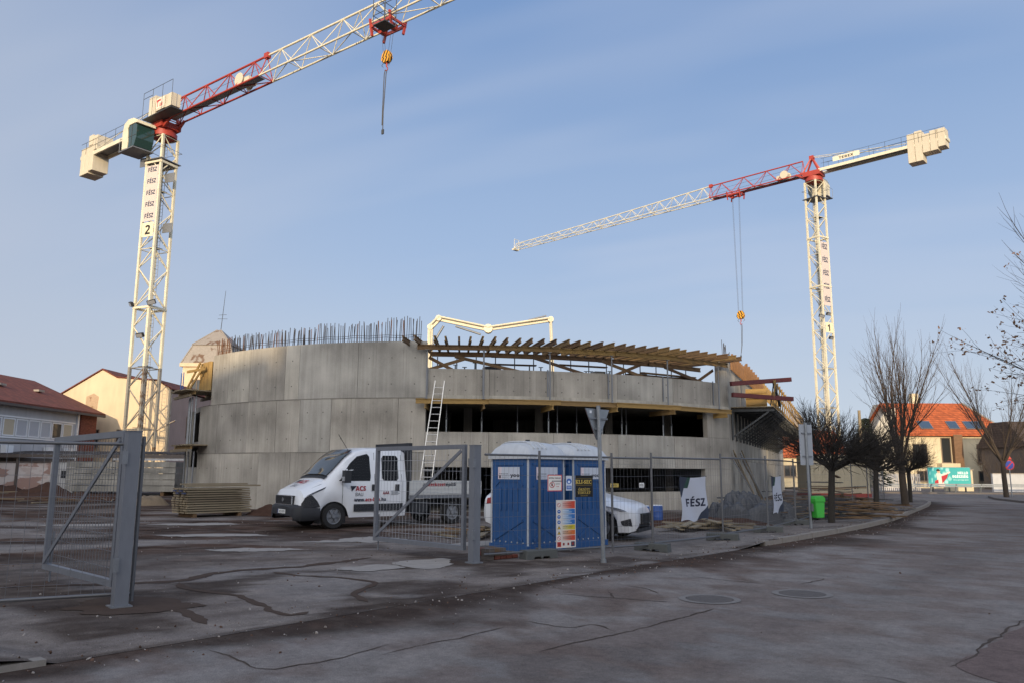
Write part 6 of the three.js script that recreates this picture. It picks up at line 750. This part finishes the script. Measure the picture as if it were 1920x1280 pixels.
function heap(name, label, cat, x, z, rx, rz, h, m, seed = 1, N = 26) { const  pos = []; const P = (i, j) => { const u = i / N * 2 - 1, v = j / N * 2 - 1, d = Math.hypot(u, v), k = fbm(n1, x + u * rx * 1.8 + seed, z + v * rz * 1.8, 4); return [u * rx, Math.max(-0.02, h * (1 - d * d) * (0.45 + 1.1 * k) - 0.02 + (d < 0.95 ? 0.06 * (fbm(n3, x + u * rx * 7, v * rz * 7, 2) - 0.5) : 0)), v * rz]; }; for (let i = 0; i < N; i++) for (let j = 0; j < N; j++) { const a = P(i, j), b = P(i, j + 1), c = P(i + 1, j + 1), d = P(i + 1, j); pos.push(...a, ...b, ...c, ...a, ...c, ...d); } const g = new THREE.BufferGeometry(); g.setAttribute('position', new THREE.Float32BufferAttribute(pos, 3)); const o = obj(name, boxUV(toCreasedNormals(g, 0.7)), m); o.position.set(x, groundY(x, z), z); tag(o, label, cat); return o; }
heap('earth_heap', 'low brown earth heap in front of the old wall at far left', 'earth heap', -30.5, -46.5, 2.6, 1.6, 0.75, M.mudPile, 1); heap('earth_heap', 'dark earth heap right of the peeling wall, left of the cabin', 'earth heap', -26.6, -45.5, 1.9, 1.2, 0.7, M.mudPile, 4); heap('earth_heap', 'small reddish earth heap between the board stack and the van', 'earth heap', -8.6, -28.6, 0.9, 0.6, 0.4, M.mudPile, 8); heap('earth_heap', 'sandy heap behind the left gate post', 'earth heap', -16.3, -36, 0.9, 0.7, 0.5, mat([0.24, 0.18, 0.12], 1, { map: sized(tGrain, 0.8) }), 9);
heap('earth_heap', 'long low mound of dug soil across the left yard', 'earth heap', -24, -40.5, 7, 1.2, 0.4, M.mudPile, 13);
{ // boards stacked crosswise
  const a = V(-10.77, YL, -26.6), d = V(0.69, 0, -0.724).normalize(), n = V(-0.724, 0, -0.69).normalize(), r = rngOf(31); const st = thing('board_stack', 'neat chest-high stack of yellowish formwork boards left of the van', 'board stack', [a.x, YL, a.z], turnTo([0, 0], [d.x, d.z]));
  for (let k = 0; k < 11; k++) { const y = 0.16 + k * 0.078; for (let i = 0; i < 6; i++) { const L = 2.25 + rr(-0.06, 0.06, r); obj('board', box(L / 2 + rr(-0.04, 0.04, r), y, -0.1 - i * 0.2, L, 0.05, 0.19), pick(M.timberGrey, r), st); } if (k % 2) for (const x of [0.25, 1.9]) obj('spacer', box(x, y + 0.039, -0.6, 0.08, 0.026, 1.1), M.timberBrown[2], st); }
  for (const x of [0.3, 1.9]) obj('bearer', box(x, 0.06, -0.6, 0.12, 0.13, 1.15), M.timberBrown[0], st); for (const [y, z, L, o] of [[1.04, -0.2, 2.7, 0.0], [1.04, -0.6, 2.6, 0.15], [1.1, -0.4, 2.4, -0.1]]) obj('loose_batten', box(L / 2 + o, y, z, L, 0.05, 0.1), M.timberGrey[2], st);
  for (let k = 0; k < 4; k++) obj('blue_end_board', box(-0.08, 0.8 + (k % 2) * 0.078, -0.15 - k * 0.24, 0.06, 0.045, 0.2), mat([0.05, 0.06, 0.12], 0.8), st);
}
{ const r = rngOf(71), g = thing('paver_stack', 'low stack of brown paving bricks at the foot of the gate post by the toilets', 'brick stack', [-0.28, groundY(-0.28, -15.0), -15.0], 0.75); for (let k = 0; k < 3; k++) for (let i = 0; i < 5 - k; i++) for (let j = 0; j < 2; j++) obj('brick', box(-0.3 + i * 0.15 + rr(-0.01, 0.01, r), 0.035 + k * 0.068, -0.12 + j * 0.23 + rr(-0.01, 0.01, r), 0.135, 0.062, 0.21, rr(-0.06, 0.06, r)), pick([M.timberBrown[2], M.brick, M.shadedBrown], r), g); }
// loose timber and debris, each plank a part of its pile
function debris(label, x, z, rx, rz, n, lmin, lmax, mats, seed, name = 'timber_pile', slope = 0.25) { const r = rngOf(seed), g = thing(name, label, 'timber pile', [x, groundY(x, z), z]); for (let i = 0; i < n; i++) { const L = rr(lmin, lmax, r), a = rr(0, Math.PI, r), u = rr(-1, 1, r), v = rr(-1, 1, r), y = 0.04 + (1 - Math.max(Math.abs(u), Math.abs(v))) * slope * 2 * r() + i / n * 0.08, t = rr(-0.12, 0.12, r); const dx = Math.cos(a) * L / 2, dz = Math.sin(a) * L / 2; obj('plank', beam([u * rx - dx, y + Math.max(0, -t * 0.3), v * rz - dz], [u * rx + dx, y + Math.max(0, t), v * rz + dz], rr(0.06, 0.2, r), 0.035), pick(mats, r), g); } return g; }
debris('scattered boards and rubble at far left in front of the earth heaps', -25, -38, 5.5, 1.6, 40, 0.8, 2.8, [...M.timberBrown, ...M.timberGrey], 3);
debris('flat pile of pale planks right of the white hatchback', 5.4, -22.6, 1.0, 0.6, 22, 1.2, 2.4, M.timberGrey, 4, 'timber_pile', 0.12);
debris('tangled heap of boards beside the fence behind the green bin', 11.8, -29.5, 1.5, 2.2, 70, 0.8, 2.4, [...M.timberBrown, M.timberGrey[1], M.darkSteel], 6, 'timber_pile', 0.8);
debris('long scrap timber heap along the fence under the bushy trees', 14.6, -37, 2.0, 4, 80, 0.9, 2.8, [...M.timberBrown, M.timberGrey[1], M.darkSteel], 7, 'timber_pile', 0.75);
debris('low scrap timber behind the fence near the concrete corner', 8.9, -29.5, 1.6, 1.2, 34, 0.8, 2.2, [...M.timberBrown, ...M.timberGrey], 8, 'timber_pile', 0.45);
debris('jumbled scrap battens lying on and around the tarpaulin heap', 7.9, -26.2, 1.7, 0.9, 30, 0.5, 1.6, [M.timberBrown[2], M.timberGrey[1], M.darkSteel, M.tarp], 12, 'timber_pile', 0.85);
debris('broken boards lying left of the toilets beside the gate post', -0.9, -19.8, 0.7, 0.7, 14, 0.4, 1.1, [...M.timberGrey, ...M.timberBrown], 9, 'timber_pile', 0.12);
{ const o = heap('tarpaulin_heap', 'crumpled dark grey tarpaulin heap behind the large banner', 'tarpaulin', 7.6, -25.8, 1.6, 1.0, 0.42, M.tarp, 21, 44); const p = o.geometry.attributes.position; for (let i = 0; i < p.count; i++) { const x = p.getX(i), z = p.getZ(i), y = p.getY(i); if (y > 0.03) p.setY(i, y + 0.75 * Math.abs(fc(n2, x * 1.9 + z, z * 2.6, 2) - 0.5) + 0.3 * Math.abs(fc(n3, x * 5, z * 6, 2) - 0.5)); } o.geometry.deleteAttribute('normal'); o.geometry.computeVertexNormals(); }
heap('earth_heap', 'reddish trodden soil mound behind the fence below the large banner', 'earth heap', 5.9, -24.2, 2.2, 1.1, 0.28, M.mudPile, 25);
heap('earth_heap', 'dark rubble mound along the fence beyond the green bin', 'earth heap', 13.2, -33.5, 1.6, 3.2, 0.55, mat([0.075, 0.06, 0.052], 1, { map: sized(tGrain, 0.5), bumpMap: sized(tBump, 0.4), bumpScale: 0.03 }), 27);
{ const r = rngOf(61), g = thing('leaning_poles', 'bundle of long poles and boards leaning on the concrete near the corner', 'poles', [0, 0.05, 0]); for (let i = 0; i < 9; i++) { const s = i < 4 ? 0.9 + i * 0.12 : 3.2 + i * 0.16, a = sideP(s, 0, 1.1 + rr(-0.2, 0.2, r)), b = sideP(s - 0.5 + rr(-0.2, 0.2, r), rr(2.0, 2.7, r), 0.08); obj('pole', i % 3 ? tube(a, b, 0.035, 0.03, 7) : beam(a, b, 0.12, 0.03), [M.timberGrey[0], M.steel, M.timberGrey[1]][i % 3], g); } }
for (const [x, z, c, l] of [[4.15, -25.0, [0.05, 0.13, 0.36], 'blue plastic barrel with pale lid behind the white hatchback, left of two'], [4.65, -25.5, [0.04, 0.10, 0.32], 'darker blue plastic barrel behind the white hatchback, right of two']]) { const b = thing('barrel', l, 'barrel', [x, YL, z], 0, 'blue barrels'); b.scale.setScalar(0.62); obj('drum', toCreasedNormals(lathe([[0, 0], [0.26, 0], [0.29, 0.04], [0.29, 0.28], [0.3, 0.3], [0.29, 0.32], [0.29, 0.56], [0.3, 0.58], [0.29, 0.6], [0.29, 0.82], [0.25, 0.86]], 22), 0.5), mat(c, 0.5), b); obj('lid', lathe([[0, 0.9], [0.26, 0.9], [0.27, 0.86]], 22), M.whitePaint, b); }
{ const c = thing('site_container', 'cream site container on a red frame behind the fence and pruned trees', 'container', [19.2, 0.35, -47.5], -0.05); obj('shell', box(0, 1.2, 0, 3.4, 2.3, 2.4), M.houseWall, c); obj('red_frame', [box(0, 0.0, 0, 3.5, 0.22, 2.5)], M.craneRed, c); obj('vent', box(0.9, 0.45, 1.21, 0.22, 0.16, 0.02), M.black, c); for (let k = 0; k < 16; k++) obj('rib', box(-1.6 + k * 0.21, 1.25, 1.21, 0.06, 2.0, 0.03), M.houseWall, c); for (const x of [-1.4, 1.4]) obj('skid', box(x, -0.2, 0, 0.25, 0.22, 2.3), M.timberBrown[0], c); }
// ---------------------------------------------------------------- far right: billboard, guard rail, fence, pole
const adTex = canvasTex(768, 352, (g, w, h) => { const gr = g.createLinearGradient(0, 0, w, h); gr.addColorStop(0, '#2f9aa0'); gr.addColorStop(1, '#3aa7a6'); g.fillStyle = gr; g.fillRect(0, 0, w, h); g.fillStyle = 'rgba(190,225,222,.35)'; for (let i = 0; i < 60; i++) { g.beginPath(); g.arc((i * 97) % 420, (i * 53) % h, 8 + (i * 7) % 30, 0, 7); g.fill(); } g.fillStyle = '#d9cdc4'; g.beginPath(); g.moveTo(150, 110); g.quadraticCurveTo(210, 80, 250, 130); g.lineTo(300, h); g.lineTo(170, h); g.closePath(); g.fill(); g.beginPath(); g.moveTo(235, 130); g.lineTo(400, 70); g.lineTo(410, 92); g.lineTo(250, 190); g.fill(); g.fillStyle = '#a8202c'; g.beginPath(); g.moveTo(240, 160); g.quadraticCurveTo(330, 130, 370, 110); g.lineTo(340, 190); g.lineTo(250, 290); g.fill(); g.beginPath(); g.moveTo(120, 240); g.lineTo(180, 220); g.lineTo(180, 290); g.lineTo(110, 290); g.fill(); g.fillStyle = '#c99f86'; g.beginPath(); g.arc(195, 75, 30, 0, 7); g.fill(); g.fillStyle = '#2a1d1a'; g.beginPath(); g.arc(188, 60, 34, Math.PI * 0.9, Math.PI * 2.05); g.fill(); g.fillStyle = '#e6f0ee'; g.textAlign = 'right'; g.font = '900 62px sans-serif'; g.fillText('HELLO', 730, 120); g.fillText('EGÉSZSÉG', 730, 186); g.font = '500 26px sans-serif'; g.fillText('városi egészségprogram', 730, 232); g.fillText('www.egeszseg.hu', 690, 318); });
{ const b = thing('billboard', 'turquoise roadside billboard with a leaping dancer behind the guard rail', 'billboard', [34.9, 0.12, -66.5], -0.02); obj('panel', box(1.75, 1.2, -0.05, 3.6, 1.66, 0.08), M.steel, b); obj('print', quadSheet([0, 0.4, 0], [3.5, 0.4, 0], [3.5, 2.0, 0], [0, 2.0, 0]), decal(adTex), b); for (const x of [0.4, 1.75, 3.1]) obj('leg', beam([x, 0, -0.15], [x, 1.9, -0.15], 0.1, 0.1, [1, 0, 0]), M.darkSteel, b); }
{ const g = thing('guard_rail', 'low steel guard rail along the far side of the junction', 'guard rail', [0, 0.12, -64.6]); obj('rail', [beam([29.5, 0.62, 0], [66, 0.62, 1.2], 0.06, 0.12), beam([29.5, 0.48, 0], [66, 0.48, 1.2], 0.05, 0.08)], M.galv, g); for (let x = 30; x < 64; x += 2) obj('post', beam([x, 0, 0.02], [x, 0.66, 0.02 + (x - 29.5) / 36.5 * 1.2], 0.08, 0.1, [1, 0, 0]), M.galv, g); }
{ const g = thing('garden_wall', 'cream garden wall beside and behind the billboard', 'wall', [0, 0.12, -69]); obj('wall', beam([37.6, 0.9, 0], [40, 0.9, 0], 0.3, 1.8), M.houseWall, g); obj('coping', beam([37.5, 1.84, 0], [40.1, 1.84, 0], 0.4, 0.08), M.kerb, g); }
{ const g = thing('picket_fence', 'pale picket fence left of the billboard', 'fence', [0, 0.12, -68]); for (let x = 31; x < 35; x += 0.17) obj('picket', box(x, 0.75, 0, 0.1, 1.4, 0.03), M.whiteWall, g); for (const y of [0.4, 1.2]) obj('rail', beam([31, y, -0.04], [35, y, -0.04], 0.04, 0.08), M.whiteWall, g); }
{ const g = thing('white_wall', 'long low white garden wall at the right edge beyond the island', 'wall', [0, 0.12, -66.8]); obj('wall', beam([40.4, 0.75, 0], [66, 0.75, 1], 0.25, 1.5), mat([0.55, 0.56, 0.58], 0.9, { map: sized(tPlaster, 3) }), g); obj('coping', beam([40.4, 1.53, 0], [66, 1.53, 1], 0.33, 0.06), M.kerb, g); }
{ const p = thing('utility_pole', 'thin pale utility pole rising behind the pruned trees', 'pole', [22.6, 0.05, -51]); obj('shaft', tube([0, 0, 0], [0, 5.6, 0], 0.13, 0.09, 10), M.timberGrey[2], p); }

// ---------------------------------------------------------------- trees
function treeGeo(seed, o) {      // o: h trunk height, r trunk radius, levels, spread ... returns { wood, twigs, tips }
  const r = rngOf(seed), wood = [], twigs = [], tips = [];
  function branch(p, dir, len, rad0, lev) {
    const n = lev === 0 ? 5 : 3; let q = p.clone(), d = dir.clone(), rd = rad0; const pts = [q.clone()], radii = [rd];
    for (let i = 0; i < n; i++) { d.add(V(rr(-1, 1, r), rr(-0.6, 1, r) * 0.8, rr(-1, 1, r)).multiplyScalar(o.wob * (lev ? 1 : 0.35))); d.y += o.up * (lev ? 1 : 0); d.normalize(); const q2 = q.clone().addScaledVector(d, len / n); const r2 = rad0 * lerp(1, lev === 0 ? o.trunkEnd : 0.45, (i + 1) / n); (lev < 2 ? wood : twigs).push(tube(q, q2, rd, r2, lev === 0 ? 9 : lev < 2 ? 6 : 4, false)); q = q2; rd = r2; pts.push(q.clone()); radii.push(rd); }
    if (lev >= o.levels) { tips.push(q.clone(), pts[1]); return; }
    const kids = o.kids[lev]; for (let k = 0; k < kids; k++) { const t = lev === 0 ? lerp(o.from, 1, (k + r()) / kids) : lerp(0.25, 1, (k + r()) / kids), f = t * n, i = Math.min(n - 1, Math.floor(f)), b = pts[i].clone().lerp(pts[i + 1], f - i); const az = k * 2.4 + r() * 1.4 + lev, tilt = lerp(o.tilt[lev][0], o.tilt[lev][1], r()); const ax = d.clone().cross(Math.abs(d.y) > 0.95 ? V(1, 0, 0) : V(0, 1, 0)).normalize().applyAxisAngle(d, az); const nd = d.clone().applyAxisAngle(ax, tilt); branch(b, nd, len * lerp(o.lenK[lev][0], o.lenK[lev][1], r()) * (lev === 0 ? 1 - 0.35 * (t - o.from) : 1), Math.max(0.006, lerp(radii[i], radii[i + 1], f - i) * o.radK[lev]), lev + 1); }
    if (lev > 0) branch(q, d, len * 0.6, rd, lev + 1);
  }
  branch(V(0, -0.05, 0), V(o.lean || 0, 1, o.leanZ || 0).normalize(), o.h, o.r, 0);
  return { wood, twigs, tips };
}
function plantTree(name, label, x, z, seed, o, barkM, group) {
  const g = thing(name, label, 'tree', [x, groundY(x, z), z], 0, group), t = treeGeo(seed, o); const n0 = 5; const trunk = obj('trunk', t.wood.slice(0, n0), barkM, g);
  if (t.wood.length > n0) obj('limbs', t.wood.slice(n0), barkM, g); const crown = stuffPart(obj('crown', t.twigs, o.twigM || M.twig, g));
  if (o.leaves) { const r = rngOf(seed + 9), pos = [], uv = []; for (const p of t.tips) for (let k = 0; k < o.leaves; k++) { if (r() > o.leafP) continue; const c = p.clone().add(V(rr(-1, 1, r), rr(-1, 0.6, r), rr(-1, 1, r)).multiplyScalar(0.16)), a = V(rr(-1, 1, r), rr(-1, 1, r), rr(-1, 1, r)).normalize().multiplyScalar(rr(0.05, 0.085, r)), b = V(rr(-1, 1, r), rr(-1, 0.2, r), rr(-1, 1, r)).normalize().multiplyScalar(rr(0.05, 0.09, r)), m = a.clone().cross(b).normalize().multiplyScalar(0.02); const P = [c.clone().sub(a), c.clone().add(b).add(m), c.clone().add(a), c.clone().sub(b).add(m)]; for (const i of [0, 1, 2, 0, 2, 3]) { pos.push(P[i].x, P[i].y, P[i].z); uv.push(i, 0); } } stuffPart(obj('dry_leaves', finish(pos, uv), M.leafDry, g)); }
  return g;
}
const fan = { h: 1.9, r: 0.15, levels: 4, from: 0.85, wob: 0.09, up: 0.06, trunkEnd: 0.8, kids: [7, 4, 4, 3], tilt: [[0.2, 0.6], [0.15, 0.5], [0.2, 0.5], [0.2, 0.5]], lenK: [[1.5, 2.3], [0.35, 0.6], [0.4, 0.7], [0.45, 0.7]], radK: [0.5, 0.55, 0.6, 0.7] };
const globe = { h: 1.75, r: 0.11, levels: 4, from: 0.93, wob: 0.16, up: 0.02, trunkEnd: 0.9, kids: [13, 6, 5, 4], tilt: [[0.3, 1.35], [0.3, 0.8], [0.3, 0.7], [0.3, 0.7]], lenK: [[0.42, 0.62], [0.5, 0.75], [0.5, 0.8], [0.5, 0.8]], radK: [0.5, 0.6, 0.65, 0.7], twigM: M.barkDark };
plantTree('pruned_tree', 'round pruned bare tree nearest the green bin, densest crown', 10.08, -25.22, 41, { ...globe, kids: [16, 7, 5, 4], lenK: [[0.5, 0.75], [0.5, 0.75], [0.5, 0.8], [0.5, 0.8]] }, M.barkDark, 'pruned street trees');
plantTree('pruned_tree', 'smaller round pruned bare tree second along the footway', 15.03, -32.9, 42, globe, M.barkDark, 'pruned street trees');
plantTree('pruned_tree', 'small round pruned bare tree beyond the tall bare tree', 21.4, -42.8, 43, globe, M.barkDark, 'pruned street trees');
plantTree('bare_tree', 'tall bare many-stemmed tree standing at the kerb before the orange roofed house', 19.2, -38.9, 51, { ...fan, h: 2.6, r: 0.24, kids: [9, 5, 4, 3], lenK: [[1.6, 2.15], [0.36, 0.6], [0.4, 0.65], [0.45, 0.7]] }, M.bark).scale.setScalar(0.77);
plantTree('bare_tree', 'vase shaped bare tree on the right hand island', 32.3, -52, 53, { ...fan, h: 2.5, r: 0.17, kids: [8, 5, 4, 3], tilt: [[0.25, 0.65], [0.15, 0.5], [0.2, 0.5], [0.2, 0.5]], lenK: [[1.3, 2.0], [0.35, 0.55], [0.4, 0.65], [0.45, 0.7]] }, M.bark);
plantTree('roadside_tree', 'large bare tree at the right picture edge, upper branches reaching in', 25.9, -31.5, 61, { h: 6.5, r: 0.3, levels: 4, from: 0.5, wob: 0.11, up: 0.05, trunkEnd: 0.7, kids: [8, 5, 4, 3], tilt: [[0.35, 0.75], [0.25, 0.6], [0.25, 0.6], [0.25, 0.6]], lenK: [[0.7, 1.0], [0.4, 0.65], [0.45, 0.7], [0.45, 0.7]], radK: [0.5, 0.55, 0.6, 0.7], twigM: M.barkDark }, M.barkDark);
plantTree('leafy_roadside_tree', 'spreading tree with dry brown leaves hanging in from the right edge', 24.2, -27.5, 67, { h: 3.6, r: 0.26, levels: 4, from: 0.55, wob: 0.14, up: 0.0, trunkEnd: 0.7, kids: [8, 5, 4, 3], tilt: [[0.7, 1.25], [0.3, 0.7], [0.3, 0.7], [0.3, 0.7]], lenK: [[1.0, 1.7], [0.35, 0.6], [0.45, 0.7], [0.45, 0.7]], radK: [0.5, 0.55, 0.6, 0.7], leaves: 7, leafP: 0.4, twigM: M.barkDark }, M.barkDark).scale.setScalar(0.86);
{ const r = rngOf(88), g = thing('conifer', 'dark conifer behind the container and pruned trees', 'tree', [25.6, 0.05, -57]); obj('trunk', tube([0, 0, 0], [0, 5.4, 0], 0.16, 0.03, 8), M.barkDark, g); const o = []; for (let i = 0; i < 900; i++) { const t = Math.pow(r(), 0.8), y = 0.7 + t * 4.8, R0 = (1 - t) * 1.7 + 0.08, a = r() * 6.283, q = R0 * Math.sqrt(rr(0.2, 1, r)), d = V(Math.cos(a), -0.25, Math.sin(a)); const p = V(Math.cos(a) * q, y, Math.sin(a) * q); o.push(tube(p, p.clone().addScaledVector(d, rr(0.2, 0.45, r)), 0.05, 0.004, 4, false)); } stuffPart(obj('crown', o, M.conifer, g)); }
for (const [x, z, s, l] of [[36.5, -72, 91, 'leafless shrub below the stair bay of the orange roofed house'], [42.4, -70, 92, 'leafless shrub at the corner of the dark house'], [46, -69, 93, 'leafless shrub in front of the dark house']]) plantTree('garden_shrub', l, x, z, s, { ...fan, h: 0.9, r: 0.06, kids: [8, 4, 3, 3], tilt: [[0.3, 0.9], [0.3, 0.6], [0.3, 0.6], [0.3, 0.6]], lenK: [[1.6, 2.6], [0.4, 0.6], [0.5, 0.7], [0.5, 0.7]] }, M.bark);
renderer.render(scene, camera);
